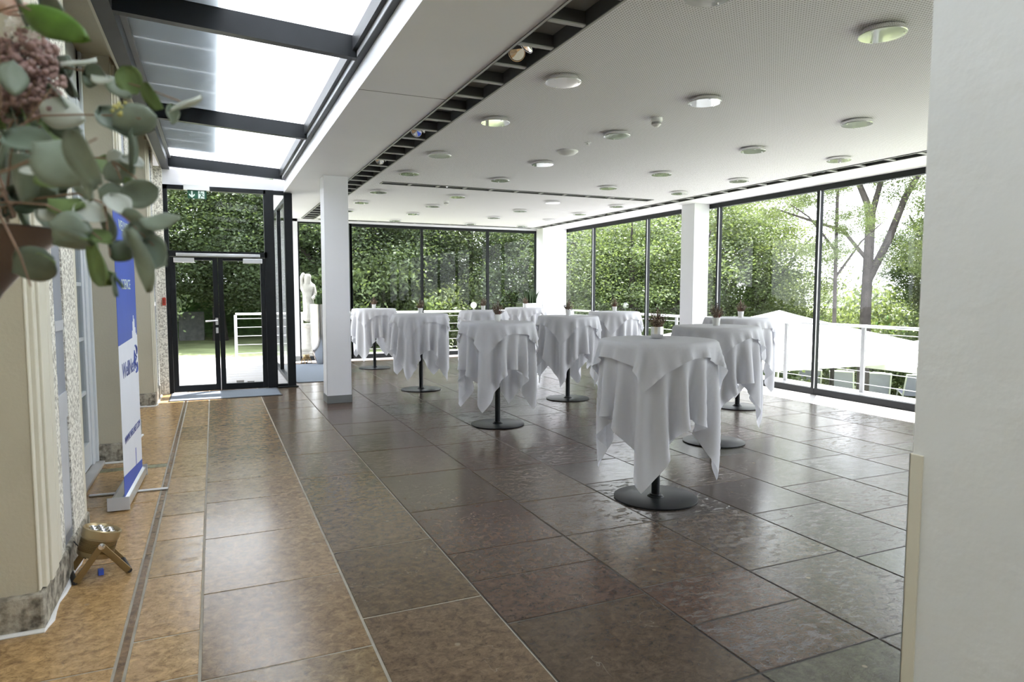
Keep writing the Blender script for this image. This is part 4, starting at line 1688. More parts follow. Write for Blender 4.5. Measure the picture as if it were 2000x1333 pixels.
pl = thing('tall_planter', 'tall bullet-shaped silver planter with upright green leaves behind the front column', 'planter', (1.93, 13.62, 0))
MB().lathe([(0, 0), (0.07, 0), (0.10, 0.03), (0.165, 0.18), (0.20, 0.38), (0.212, 0.6), (0.215, 1.19), (0.205, 1.19), (0.202, 1.08), (0, 1.08)], 48).build('pot', steel, pl, smooth=True)
blade_plant(pl, 40, 0.34, 0.15, 3, 1.08)
pl2 = thing('square_planter', 'square silver planter with upright green leaves in the far corner', 'planter', (6.62, 13.95, 0))
MB().box(-0.24, 0.24, -0.2, 0.2, 0, 1.17).build('pot', steel, pl2, bevel=0.006)
blade_plant(pl2, 46, 0.34, 0.16, 9, 1.165)

# ================================================================ OUTSIDE: terrace, railings, lawn
te = MB()
te.box(-4.5, 8.75, 10.75, 16.0, -0.30, -0.02, paving)
te.box(7.75, 8.75, -3, 10.75, -0.30, -0.02, paving)
to_ = te.build('terrace')
struct(to_)
jt = MB()
rj = random.Random(8)
for k in range(15):
    y = 10.95 + 0.36 * k
    jt.box(-4.5, 1.04, y, y + 0.008, -0.0195, -0.0185)
for k in range(15):
    for j in range(9):
        x = -4.5 + 0.66 * j + rj.uniform(0, 0.3)
        if x < 1.0:
            jt.box(x, x + 0.008, 10.95 + 0.36 * (k - 1), 10.95 + 0.36 * k, -0.0195, -0.0185)
jo = jt.build('paving_joints', grout_lt, to_)
for (x, y, lab, w_) in ((0.50, 11.25, 'small concrete block on the terrace outside the door, right one', 0.10), (0.35, 11.4, 'small concrete block on the terrace outside the door, left one', 0.11)):
    o = Bx(-w_ / 2, w_ / 2, -0.05, 0.05, 0, 0.06).build('concrete_block', paving, bevel=0.004)
    o.location = (x, y, -0.02)
    tag(o, lab, 'block')


def railing(label, p0, p1, nposts, z=0.93, cables=5):
    p0, p1 = Vector(p0), Vector(p1)
    root = thing('railing', label, 'railing', tuple(p0))
    L = (p1 - p0)
    q = MB()
    MB().tube([Vector((0, 0, z)), L + Vector((0, 0, z))], 0.024, 12).build('handrail', alu, root, smooth=True)
    cb_ = MB()
    for k in range(cables):
        zz = 0.12 + (z - 0.22) * k / (cables - 1)
        cb_ = MB().tube([Vector((0, 0, zz)), L + Vector((0, 0, zz))], 0.006, 6)
        cb_.build('wire', alu, root)
    d = L.normalized()
    nn = Vector((-d.y, d.x, 0))
    for k in range(nposts):
        c = L * (k / (nposts - 1))
        M = Matrix(((d.x, nn.x, 0, c.x), (d.y, nn.y, 0, c.y), (0, 0, 1, 0), (0, 0, 0, 1)))
        MB().box(-0.03, 0.03, -0.006, 0.006, 0, z - 0.02, greylt, M).box(-0.03, 0.03, 0.014, 0.024, 0, z - 0.02, greylt, M).build('post', None, root)
    return root


railing('steel railing with horizontal wires at the back edge of the terrace', (0.42, 15.55, -0.02), (8.6, 15.55, -0.02), 7, z=0.97)
railing('steel railing with horizontal wires outside the right glass wall', (8.6, 15.45, -0.02), (8.6, -1.82, -0.02), 13, z=0.96)


def smooth01(t):
    t = min(1, max(0, t))
    return t * t * (3 - 2 * t)


gm = MB()
NX, NY = 80, 80
vs = []
for i in range(NX + 1):
    for j in range(NY + 1):
        x = -45 + 150 * i / NX
        y = -15 + 110 * j / NY
        z = -0.35 - 1.45 * smooth01((x - 6.5) / 5.0)
        if -6 < x < 10 and -5 < y < 16.0:
            z = min(z, -0.5)
        vs.append((x, y, z))
fs = [(i * (NY + 1) + j, (i + 1) * (NY + 1) + j, (i + 1) * (NY + 1) + j + 1, i * (NY + 1) + j + 1) for i in range(NX) for j in range(NY)]
gm.add(vs, fs, lawnm)
struct(gm.build('lawn_ground', None, smooth=True))

# statue
st_ = thing('garden_statue', 'white weathered stone figure on a pedestal outside beyond the silver planter', 'statue', (1.86, 15.05, -0.02))
MB().box(-0.24, 0.24, -0.24, 0.24, 0, 0.16).box(-0.19, 0.19, -0.19, 0.19, 0.16, 0.22).lathe([(0.17, 0.22), (0.15, 0.30), (0.115, 0.36), (0.11, 0.62), (0.13, 0.68), (0.19, 0.71), (0.19, 0.76), (0, 0.76)], 28).build('pedestal', stonew, st_, bevel=0.008)
fg = bpy.data.meshes.new('figure')
bmf = bmesh.new()
joints = [((0, 0, 0.78), .11), ((0.02, 0, 0.95), .12), ((0.03, 0, 1.12), .105), ((0.0, 0, 1.25), .10), ((0.0, 0, 1.42), .085), ((0.0, 0, 1.55), .11), ((0, 0, 1.66), .05), ((0.0, -0.01, 1.76), .072), ((0, 0, 1.84), .055),
          ((0.12, 0, 1.56), .05), ((0.15, -0.04, 1.38), .038), ((0.07, -0.12, 1.28), .03), ((-0.12, 0, 1.56), .05), ((-0.14, -0.02, 1.70), .038), ((-0.07, -0.02, 1.86), .03)]
bv_ = [bmf.verts.new(j[0]) for j in joints]
for a, b in ((0, 1), (1, 2), (2, 3), (3, 4), (4, 5), (5, 6), (6, 7), (7, 8), (5, 9), (9, 10), (10, 11), (5, 12), (12, 13), (13, 14)):
    bmf.edges.new((bv_[a], bv_[b]))
bmf.to_mesh(fg)
bmf.free()
fo = bpy.data.objects.new('figure', fg)
C.objects.link(fo)
fo.parent = st_
fg.materials.append(stonew)
sk = fo.modifiers.new('skin', 'SKIN')
for k, j in enumerate(joints):
    fg.skin_vertices[0].data[k].radius = (j[1] * 1.35, j[1] * 1.25)
fg.skin_vertices[0].data[0].use_root = True
ss_ = fo.modifiers.new('sub', 'SUBSURF')
ss_.levels = 2
ss_.render_levels = 2

# ---------------------------------------------------------------- trees
def foliage_mesh(name, seed, nclu, per, ax, leaf, mat, hollow=0.55):
    rs = np.random.RandomState(seed)
    c = rs.normal(size=(nclu, 3))
    c /= np.linalg.norm(c, axis=1)[:, None]
    rad = hollow + (1 - hollow) * rs.rand(nclu) ** 0.6
    c = c * rad[:, None] * np.array(ax)
    c[:, 2] += ax[2]
    cs = 0.125 * ax[0]
    pts = np.repeat(c, per, axis=0) + rs.normal(size=(nclu * per, 3)) * np.array([cs, cs, cs * 0.55])
    N = len(pts)
    nrm = rs.normal(size=(N, 3))
    nrm[:, 2] = np.abs(nrm[:, 2]) + 0.25
    nrm /= np.linalg.norm(nrm, axis=1)[:, None]
    t = np.cross(nrm, rs.normal(size=(N, 3)))
    t /= np.linalg.norm(t, axis=1)[:, None] + 1e-9
    b = np.cross(nrm, t)
    s = leaf * (0.7 + 0.6 * rs.rand(N))[:, None]
    v = np.stack([pts - t * s, pts + b * s * 0.55 + nrm * s * 0.12, pts + t * s, pts - b * s * 0.55 + nrm * s * 0.12], axis=1).reshape(-1, 3)
    me_ = bpy.data.meshes.new(name)
    me_.vertices.add(len(v))
    me_.vertices.foreach_set('co', v.ravel())
    me_.loops.add(N * 4)
    me_.loops.foreach_set('vertex_index', np.arange(N * 4))
    me_.polygons.add(N)
    me_.polygons.foreach_set('loop_start', np.arange(N) * 4)
    me_.polygons.foreach_set('loop_total', np.full(N, 4))
    me_.materials.append(mat)
    me_.update()
    me_.validate()
    return me_


FM = [foliage_mesh('foliage', 1, 260, 190, (3.4, 3.4, 3.9), 0.058, foliage_mats[0]),
      foliage_mesh('foliage', 2, 250, 190, (3.2, 3.2, 3.8), 0.056, foliage_mats[1]),
      foliage_mesh('foliage', 3, 200, 170, (3.0, 3.0, 3.4), 0.055, foliage_mats[2])]
FS = foliage_mesh('foliage', 4, 75, 100, (2.4, 2.4, 1.3), 0.055, foliage_mats[2], 0.3)
BU = [foliage_mesh('foliage', 5, 110, 70, (1.7, 1.3, 1.0), 0.055, foliage_mats[1], 0.5), foliage_mesh('foliage', 6, 110, 70, (1.7, 1.3, 1.0), 0.055, foliage_mats[2], 0.5)]


def gz(x):
    return -0.35 - 1.45 * smooth01((x - 6.5) / 5.0)


def tree(label, x, y, kind, s, rz, base, group='trees around the lawn'):
    root = thing('tree', label, 'tree', (x, y, gz(x) - 0.05), rz, group)
    f = bpy.data.objects.new('foliage', FM[kind])
    C.objects.link(f)
    f.parent = root
    f.location = (0, 0, base)
    f.scale = (s, s, s * 0.76)
    q = MB()
    q.tube([(0, 0, 0), (0.05, 0, base * 0.6), (0, 0.1, base + 1.5), (0.1, 0, base + 4.5 * s)], [0.28, 0.22, 0.18, 0.06], 10)
    for k in range(5):
        a = k * 1.3
        q.tube([(0, 0, base + 0.4 * k), (math.cos(a) * 1.0 * s, math.sin(a) * 1.0 * s, base + 1.2 + 0.5 * k), (math.cos(a) * 2.2 * s, math.sin(a) * 2.2 * s, base + 2.4 + 0.5 * k)], [0.10, 0.07, 0.02], 6)
    q.build('trunk', bark, root, smooth=True)
    return root


place = ['far left beyond the entrance door', 'left of the double door view', 'behind the left door leaf', 'behind the right door leaf', 'behind the statue', 'left end of the back windows', 'in the first back window', 'in the second back window', 'between second and third back window', 'in the third back window', 'at the far corner', 'behind the far right window', 'filling the right windows left of the column', 'right behind the window column', 'left in the big right window', 'beyond the parasol', 'right edge of the big right window', 'outside the near right windows', 'behind the right branch of the forked tree']
tl = [(-4.2, 27, 1, 1.15, 0.3, 1.0), (-1.9, 25.5, 0, 1.05, 1.0, 1.3), (0.2, 26.5, 1, 1.1, 2.0, 1.2), (2.2, 25.5, 0, 1.05, 3.0, 1.0), (3.9, 23.4, 0, 1.0, 0.7, 0.8), (5.3, 25.0, 0, 1.05, 4.0, 0.9), (7.2, 26.4, 1, 1.1, 5.0, 0.5), (9.2, 24.6, 0, 1.0, 1.2, 1.2),
      (12.0, 27.6, 2, 1.1, 2.2, 1.0), (10.9, 21.2, 0, 0.9, 3.3, 0.9), (14.2, 23.6, 0, 1.05, 4.4, 0.7), (12.0, 17.8, 1, 0.85, 5.2, 0.9), (14.6, 18.2, 1, 1.0, 0.4, 1.2), (17.6, 20.4, 2, 1.0, 1.5, 1.4), (16.4, 17.2, 2, 0.85, 2.5, 1.6), (26.0, 24.0, 2, 0.75, 3.5, 0.2), (20.6, 11.4, 1, 0.9, 4.5, 1.6), (21.0, 7.0, 0, 1.0, 5.5, 1.2), (19.4, 12.5, 0, 0.55, 1.1, 2.6)]
kinds = ['dense dark green', 'mid green', 'light green airy']
for (x, y, k, s, rz, b), pl_ in zip(tl, place):
    tree('%s tree %s' % (kinds[k], pl_), x, y, k, s, rz, b)


def trunk_tree(label, x, y, branches, crowns):
    root = thing('tall_tree', label, 'tree', (x, y, gz(x) - 0.05), 0)
    q = MB()
    for pts, rad in branches:
        q.tube(pts, rad, 10)
    q.build('trunk', bark, root, smooth=True)
    for (cx, cy, cz, s) in crowns:
        f = bpy.data.objects.new('foliage', FS)
        C.objects.link(f)
        f.parent = root
        f.location = (cx, cy, cz)
        f.scale = (s, s, s * 0.9)
        f.rotation_euler = (0, 0, cx + cy)
    return root


# direction along the picture plane seen from the room
sx_, sy_ = 0.62, -0.78
trunk_tree('tall tree with dark forked trunk right of the big window mullion', 15.7, 12.4,
           [([(0, 0, 0), (0, 0, 3.0), (0.05, 0, 5.3)], [0.16, 0.13, 0.115]),
            ([(0.04, 0, 5.1), (-0.05, 0.05, 5.6), (-0.35 * sx_, -0.35 * sy_, 6.3), (-0.7 * sx_, -0.7 * sy_, 7.6)], [0.10, 0.085, 0.07, 0.04]),
            ([(0.05, 0, 5.2), (0.25 * sx_, 0.25 * sy_, 6.2), (0.5 * sx_, 0.5 * sy_, 8.0)], [0.09, 0.07, 0.04]),
            ([(0.05, 0, 3.6), (0.45 * sx_, 0.45 * sy_, 4.6), (0.8 * sx_, 0.8 * sy_, 5.7), (1.4 * sx_, 1.4 * sy_, 6.9)], [0.11, 0.095, 0.08, 0.05]),
            ([(0.0, 0, 4.1), (-0.6 * sx_, -0.6 * sy_, 4.9), (-1.4 * sx_, -1.4 * sy_, 5.2), (-2.4 * sx_, -2.4 * sy_, 5.6)], [0.055, 0.045, 0.035, 0.02])],
           [(-2.2 * sx_, -2.2 * sy_, 5.2, 0.45), (-0.9 * sx_, -0.9 * sy_, 5.9, 0.40), (0.3 * sx_, 0.3 * sy_, 6.0, 0.45), (1.7 * sx_, 1.7 * sy_, 5.2, 0.55), (1.6 * sx_, 1.6 * sy_, 3.6, 0.5), (2.4 * sx_, 2.4 * sy_, 4.4, 0.6), (0.3, 0, 7.2, 0.8)])
trunk_tree('slim tree with straight dark trunk just right of the window mullion', 12.9, 11.0,
           [([(0, 0, 0), (0.02, 0, 2.5), (-0.02, 0, 5.0), (0, 0, 8.0)], [0.05, 0.045, 0.035, 0.02]), ([(0, 0, 3.6), (0.5 * sx_, 0.5 * sy_, 4.4), (0.9 * sx_, 0.9 * sy_, 4.8)], [0.03, 0.02, 0.01]),
            ([(0, 0, 4.2), (-0.6 * sx_, -0.6 * sy_, 5.0), (-1.0 * sx_, -1.0 * sy_, 5.3)], [0.03, 0.02, 0.01])],
           [(-0.2, 0, 3.9, 0.26), (0.25, -0.2, 4.5, 0.33), (-0.3, 0.3, 5.2, 0.4), (0.2, 0, 6.2, 0.6)])

bushes = [(15.2, 15.4, 0, 1.1, 'dark green bush at the far side of the lower lawn, left'), (17.5, 15.4, 1, 1.2, 'light green bush at the far side of the lower lawn, middle left'), (19.3, 14.2, 1, 1.0, 'light green bush beyond the white parasol, middle right'), (20.6, 12.9, 0, 1.3, 'dark green bush beyond the white parasol, right'), (-3.0, 22.6, 0, 1.2, 'dark bush beyond the lawn, left of the door'), (4.6, 21.4, 0, 1.3, 'dark bush beyond the lawn behind the first back window'), (7.6, 22.0, 1, 1.1, 'light green bush beyond the lawn behind the second back window'), (9.8, 19.8, 0, 1.0, 'dark bush beyond the lawn behind the third back window'), (22, 16, 1, 1.7, 'large light green bush farthest right beyond the parasols')]
for x, y, k, s, lab in bushes:
    root = thing('bush', lab, 'bush', (x, y, gz(x) - 0.05), 0, 'bushes beyond the lawn')
    f = bpy.data.objects.new('foliage', BU[k])
    C.objects.link(f)
    f.parent = root
    f.scale = (s, s, s * 1.1)
    MB().tube([(0, 0, 0), (0, 0, 1.2 * s)], [0.06, 0.03], 6).build('stem', bark, root)

# clipped hedge at the end of the garden
def hedge(label, x0, x1, y0, y1, h, zb):
    r = random.Random(int(x0))
    q = MB()
    o = q.box(x0, x1, y0, y1, zb, zb + h).build('hedge', hedgem)
    sd2 = o.modifiers.new('sub', 'SUBSURF')
    sd2.subdivision_type = 'SIMPLE'
    sd2.levels = sd2.render_levels = 5
    tx = bpy.data.textures.new('hedge_noise', 'CLOUDS')
    tx.noise_scale = 0.5
    dm = o.modifiers.new('rough', 'DISPLACE')
    dm.texture = tx
    dm.strength = 0.45
    dm.mid_level = 0.5
    tag(o, label, 'hedge')
    return o


hedge('long dark hedge closing the lawn behind the entrance door', -12, 12.0, 28.5, 30, 2.1, -0.45)
hedge('dark hedge closing the lower lawn on the right', 21, 34, 24, 25.5, 2.0, -1.9)

# utility block on the lawn
o = Bx(-0.42, 0.42, -0.4, 0.4, 0, 1.05).build('stone_cube', pm('dull_grey_stone', (0.10, 0.105, 0.10), 0.9, var=0.3, vscale=8), bevel=0.03)
o.location = (-0.75, 27.2, -0.38)
tag(o, 'grey stone block at the far edge of the lawn seen through the left door leaf', 'block')

# white globe lamps on posts
for (x, y, lab) in ((7.06, 18.71, 'white globe garden lamp seen in the second back window'), (11.05, 16.67, 'white globe garden lamp seen right of the far corner')):
    root = thing('globe_lamp', lab, 'garden lamp', (x, y, gz(x)), 0, 'globe garden lamps')
    zt = 1.02 - gz(x)
    MB().lathe([(0.03, 0), (0.03, zt - 0.08), (0, zt - 0.08)], 12).build('pole', mgrey, root, smooth=True)
    MB().lathe([(0.09 * math.sin(t * PI / 12), -0.09 * math.cos(t * PI / 12)) for t in range(13)], 24, None, Tr((0, 0, zt))).build('globe', plastic, root, smooth=True)


# small house beyond the trees
hs = thing('garden_house', 'low pale house with shallow roof glimpsed beyond the trees, back window', 'building', (11.2, 30.5, -0.4))
MB().box(-3.2, 3.2, 0, 4, 0, 2.0).build('wall', white, hs)
MB().prism([(-0.4, 2.0), (4.4, 2.0), (2.0, 2.9)], -3.5, 3.5, roofm, Matrix(((0, 0, 1, 0), (1, 0, 0, 0), (0, 1, 0, 0), (0, 0, 0, 1)))).build('roof', None, hs)
MB().box(-1.2, -0.3, -0.03, 0, 0.8, 1.7).build('window', dgrey, hs)
MB().box(0.8, 1.9, -0.03, 0, 0.8, 1.7).build('window', dgrey, hs)


def parasol(label, x, y, half, zp, ze, rz):
    g0 = gz(x)
    root = thing('parasol', label, 'parasol', (x, y, g0), rz, 'white parasols on the lower lawn')
    q = MB()
    N = 10
    vs = []
    for ring in range(N + 1):
        t = ring / N
        zz = (zp - g0) - (zp - ze) * (t ** 0.92)
        for k in range(32):
            a = 2 * PI * k / 32 + PI / 4
            # square outline
            c_, s_ = math.cos(a - PI / 4), math.sin(a - PI / 4)
            m_ = max(abs(c_), abs(s_))
            vs.append((half * t * c_ / m_, half * t * s_ / m_, zz))
    fs = []
    for ring in range(N):
        for k in range(32):
            a = ring * 32 + k
            b = ring * 32 + (k + 1) % 32
            fs.append((a, b, b + 32, a + 32))
    # valance
    o0 = N * 32
    for k in range(32):
        v = vs[o0 + k]
        vs.append((v[0], v[1], v[2] - 0.12))
    for k in range(32):
        fs.append((o0 + k, o0 + (k + 1) % 32, o0 + 32 + (k + 1) % 32, o0 + 32 + k))
    q.add(vs, fs)
    co = q.build('canopy', canvas, root)
    sol = co.modifiers.new('thick', 'SOLIDIFY')
    sol.thickness = 0.004
    MB().lathe([(0.035, 0), (0.035, zp - g0 - 0.02), (0, zp - g0 - 0.02)], 14).build('pole', alu, root, smooth=True)
    MB().box(-0.4, 0.4, -0.4, 0.4, 0, 0.08).build('base_slab', mgrey, root, bevel=0.01)
    for k in range(4):
        a = PI / 4 + k * PI / 2
        MB().tube([(0, 0, zp - g0 - 0.25), (half * 1.38 * math.cos(a), half * 1.38 * math.sin(a), ze - g0 + 0.0)], 0.014, 6).build('rib', alu, root)
    return root


parasol('large white parasol with its peak left of the big window mullion', 11.35, 11.10, 2.55, 1.03, 0.20, 0.0)
parasol('large white parasol with lower peak at the right edge of the window', 13.9, 8.2, 2.5, 0.66, 0.10, 0.0)

# loungers on the lower lawn
def make_lounger():
    root = thing('sun_lounger', '', 'sun lounger', (0, 0, 0))
    q = MB()
    q.tube([(-0.30, -1.0, 0.33), (-0.30, 0.35, 0.33), (-0.30, 0.95, 0.98)], 0.02, 8).tube([(0.30, -1.0, 0.33), (0.30, 0.35, 0.33), (0.30, 0.95, 0.98)], 0.02, 8)
    q.tube([(-0.30, 0.95, 0.98), (0.30, 0.95, 0.98)], 0.02, 8).tube([(-0.30, -1.0, 0.33), (0.30, -1.0, 0.33)], 0.02, 8)
    q.build('frame', plastic, root, smooth=True)
    MB().box(-0.28, 0.28, -0.98, 0.35, 0.325, 0.34).build('seat_fabric', loungef, root)
    q = MB()
    q.add([(-0.28, 0.35, 0.33), (0.28, 0.35, 0.33), (0.28, 0.94, 0.97), (-0.28, 0.94, 0.97), (-0.28, 0.34, 0.345), (0.28, 0.34, 0.345), (0.28, 0.93, 0.985), (-0.28, 0.93, 0.985)], [(0, 1, 2, 3), (7, 6, 5, 4), (0, 4, 5, 1), (1, 5, 6, 2), (2, 6, 7, 3), (3, 7, 4, 0)])
    q.build('back_fabric', loungef, root)
    for sx2 in (-1, 1):
        for yy_ in (-0.8, 0.3):
            MB().tube([(sx2 * 0.29, yy_, 0.33), (sx2 * 0.31, yy_ + 0.08 * (1 if yy_ > 0 else -1), 0)], 0.018, 8).build('leg', plastic, root, smooth=True)
    MB().box(-0.16, 0.16, 0.80, 0.86, 0.93, 1.0).build('head_pad', potm, root, bevel=0.01)
    return root


lo = make_lounger()
for k in range(7):
    # standing in a row roughly across the view
    bx, by = 14.1 + 0.72 * k * 0.78 + 1.7, 14.55 - 0.72 * k * 0.98 + 0.9
    lab = 'grey sun lounger with white frame on the lower lawn, %s from the left' % ordn[k]
    if k == 0:
        lo.location = (bx, by, gz(bx))
        lo.rotation_euler = (0, 0, math.radians(-50 + 180))
        lo['label'] = lab
        lo['group'] = 'sun loungers on the lower lawn'
    else:
        dup(lo, (bx, by, gz(bx)), math.radians(-50 + 180 + 3 * math.sin(k * 2)), lab, 'sun loungers on the lower lawn')

# ================================================================ FLOWER ARRANGEMENT (near, left)
vc = at(-95, 452, 0.86)
vs_root = thing('tall_vase', 'wide silver bowl vase on a stem cut off at the left edge', 'vase', (vc.x, vc.y, 0))
zr = at(100, 452, 0.86).z
prof = [(0.0, 0.0), (0.11, 0.0), (0.11, 0.012), (0.03, 0.03), (0.018, 0.10), (0.016, zr - 0.30), (0.018, zr - 0.17), (0.030, zr - 0.115), (0.050, zr - 0.080), (0.075, zr - 0.048), (0.102, zr - 0.020), (0.126, zr), (0.129, zr + 0.003), (0.126, zr + 0.005), (0.120, zr), (0.09, zr - 0.026), (0.0, zr - 0.05)]
MB().lathe(prof, 64).build('bowl_and_stem', pm('dark_silver', (0.30, 0.26, 0.25), 0.28, 1.0, var=0.12, vscale=8), vs_root, smooth=True)
MB().lathe([(0, zr - 0.008), (0.104, zr - 0.008), (0.106, zr - 0.012)], 32).build('moss_filling', hedgem, vs_root)


def leaf_geo(mb, P, a, L, W, tilt, cup, m, seed, pointy=0.0):
    """one cupped leaf, centred on P, its long axis at angle a in the picture"""
    r = random.Random(seed)
    ex = (R2 * math.cos(a) - U2 * math.sin(a)).normalized()
    ey = (R2 * math.sin(a) + U2 * math.cos(a)).normalized()
    ez = ex.cross(ey).normalized()
    q = Matrix.Rotation(tilt, 3, ex)
    ey = q @ ey
    ez = q @ ez
    q2 = Matrix.Rotation(r.uniform(-0.35, 0.35), 3, ey)
    ex = q2 @ ex
    ez = q2 @ ez
    nu, nv = 10, 6
    vs = []
    for i in range(nu + 1):
        u = i / nu
        wdt = math.sqrt(max(0, 1 - (2 * u - 1) ** 2))
        if pointy:
            wdt = wdt * (1 - pointy * max(0, u - 0.45) * 1.6)
        wdt = max(wdt, 0.02)
        for j in range(nv + 1):
            v = (j / nv - 0.5) * 2
            z = cup * (v * v * 0.5 * W) + 0.10 * L * math.sin(u * PI) * cup + 0.02 * L * math.sin(u * 7 + v * 2 + seed)
            p = P + ex * ((u - 0.5) * L) + ey * (v * W * 0.5 * wdt) + ez * z
            vs.append(tuple(p))
    fs = [(i * (nv + 1) + j, (i + 1) * (nv + 1) + j, (i + 1) * (nv + 1) + j + 1, i * (nv + 1) + j + 1) for i in range(nu) for j in range(nv)]
    mb.add(vs, fs, m)


def branch(name, label, stems, leaves, cat='foliage'):
    base = at(stems[0][0][0], stems[0][0][1], stems[0][0][2])
    root = thing(name, label, cat, tuple(base))
    Mi = Tr(-base)
    s = MB()
    for st in stems:
        pts = [Mi @ at(*p) for p in st]
        s.tube(pts, [0.0016 * (1 - 0.5 * k / len(pts)) for k in range(len(pts))], 7)
    s.build('stem', stemm, root, smooth=True)
    q = MB()
    for k, (px, py, L, W, a, m, d) in enumerate(leaves):
        Lm = L / FPX * d
        Wm = W / FPX * d
        Lm *= 1.1
        Wm *= 1.1
        real_w = Wm if m is leafg else max(Wm, Lm * 0.78)
        tilt = math.acos(min(1, Wm / real_w)) * (1 if (k * 7) % 3 else -1)
        if m is eucp:
            tilt = -abs(tilt) if tilt else -0.3
        leaf_geo(q, Mi @ at(px, py, d), math.radians(a), Lm, real_w, tilt, 0.35 if k % 2 else -0.3, m, k * 3 + int(px), 0.5 if k % 3 == 0 else 0.1)
    lo_ = q.build('leaves', None, root, smooth=True, angle=80)
    so = lo_.modifiers.new('thick', 'SOLIDIFY')
    so.thickness = 0.0005
    return root


E_, D_, G_, P_ = euc, eucd, eucg, eucp
branch('eucalyptus_branch', 'eucalyptus branch reaching right in front of the skylight, topmost', [[(-60, 250, .92), (20, 160, .9), (90, 128, .88), (128, 132, .87), (175, 140, .86), (225, 156, .86), (285, 172, .86), (325, 188, .86), (352, 198, .86)]],
       [(150, 116, 66, 20, -22, P_, .87), (140, 160, 56, 30, 80, D_, .88), (117, 132, 60, 44, 60, D_, .89), (190, 152, 46, 46, 10, D_, .86), (198, 150, 40, 22, 15, P_, .852), (257, 157, 50, 48, 70, G_, .86), (234, 168, 52, 30, 35, E_, .855), (302, 187, 54, 32, 62, G_, .86), (358, 197, 68, 20, -3, P_, .86), (334, 223, 36, 13, 75, E_, .86)])
branch('eucalyptus_branch', 'eucalyptus branch in the middle with a small yellow bud', [[(-70, 320, .84), (10, 260, .83), (80, 226, .82), (160, 224, .82), (235, 226, .82), (275, 232, .82)]],
       [(118, 218, 80, 62, 15, P_, .83), (118, 190, 60, 34, 30, E_, .84), (262, 238, 76, 46, -8, E_, .82), (222, 243, 70, 40, 35, D_, .825), (250, 292, 84, 26, 82, D_, .83), (40, 252, 92, 54, 60, D_, .85), (27, 150, 66, 36, 88, E_, .80), (130, 245, 60, 40, 20, D_, .87)])
bud = MB()
rb_ = random.Random(2)
for k in range(26):
    p = at(234, 213, .815) + Vector((rb_.uniform(-1, 1), rb_.uniform(-1, 1), rb_.uniform(-1, 1))) * 0.008
    bud.lathe([(0, -0.003), (0.0028, 0), (0, 0.003)], 7, None, Tr(p))
o = bud.build('flower_bud', pm('yellow_bud', (0.55, 0.52, 0.18), 0.6, var=0.3, vscale=90), smooth=True)
tag(o, 'small yellow flower bud above the middle eucalyptus leaves', 'flower bud')
branch('eucalyptus_branch', 'eucalyptus branch with the largest blurred leaves closest to the camera', [[(-60, 360, .70), (20, 330, .66), (90, 300, .64), (150, 290, .62), (190, 270, .62)]],
       [(122, 312, 128, 92, 30, E_, .62), (175, 305, 104, 70, 78, E_, .60), (165, 372, 44, 28, 80, E_, .61), (60, 285, 92, 56, 10, D_, .68), (35, 345, 96, 70, 70, D_, .70), (54, 337, 28, 16, 10, P_, .66), (96, 345, 60, 34, 30, G_, .69), (20, 300, 70, 40, 100, D_, .72)])
branch('eucalyptus_branch', 'eucalyptus branch hanging right over the banner top', [[(-40, 330, .88), (60, 300, .87), (140, 305, .86), (215, 310, .85), (262, 345, .85), (285, 368, .85)], [(215, 310, .85), (228, 330, .85), (236, 350, .85)]],
       [(228, 313, 40, 26, 78, P_, .85), (258, 320, 44, 20, 30, P_, .85), (234, 338, 56, 32, -20, E_, .855), (212, 330, 52, 34, 70, G_, .87), (218, 380, 50, 44, 20, E_, .85), (276, 376, 66, 46, -14, E_, .84), (270, 355, 50, 18, 5, G_, .85), (180, 345, 60, 40, 40, E_, .88)])
branch('eucalyptus_branch', 'lowest eucalyptus branch with broad drooping leaves beside the door', [[(-50, 420, .84), (60, 390, .83), (150, 378, .82), (205, 398, .81), (245, 425, .80), (272, 452, .80), (300, 480, .79)], [(205, 398, .81), (210, 450, .81), (215, 500, .80)]],
       [(310, 424, 72, 40, -8, E_, .79), (306, 498, 70, 66, 40, E_, .79), (262, 512, 116, 58, 82, E_, .785), (278, 470, 70, 50, 50, E_, .80), (264, 438, 66, 30, 28, E_, .80), (203, 512, 92, 56, 62, G_, .80), (234, 492, 44, 42, 30, D_, .805), (230, 556, 44, 15, 82, D_, .80), (222, 548, 40, 14, 60, G_, .80), (232, 405, 60, 34, 60, P_, .81), (200, 440, 66, 40, 70, E_, .82)])
branch('eucalyptus_branch', 'eucalyptus branch falling over the rim of the silver vase', [[(-60, 400, .82), (20, 395, .81), (90, 400, .80), (150, 430, .80), (200, 470, .80)], [(0, 420, .80), (40, 500, .79), (60, 560, .79)]],
       [(135, 444, 72, 62, 10, E_, .79), (178, 420, 60, 40, 20, P_, .81), (140, 478, 76, 30, -12, E_, .80), (192, 470, 62, 30, 30, G_, .80), (60, 522, 92, 62, -20, D_, .80), (92, 505, 40, 22, 10, G_, .80), (128, 392, 76, 40, 18, G_, .81), (70, 372, 90, 36, -18, D_, .83), (160, 388, 50, 20, 40, E_, .82), (40, 400, 70, 40, 20, D_, .85), (100, 415, 50, 22, 15, P_, .82)])
branch('rose_leaf_spray', 'bright green pointed leaf at the top left with a dark leaf behind it', [[(-40, 60, .80), (0, 20, .79), (40, 10, .78), (80, 30, .78)]],
       [(100, 42, 176, 58, 26, leafg, .77), (105, 8, 60, 40, 20, D_, .84), (35, 22, 60, 26, 60, D_, .82)])
rfill = random.Random(12)
fill = []
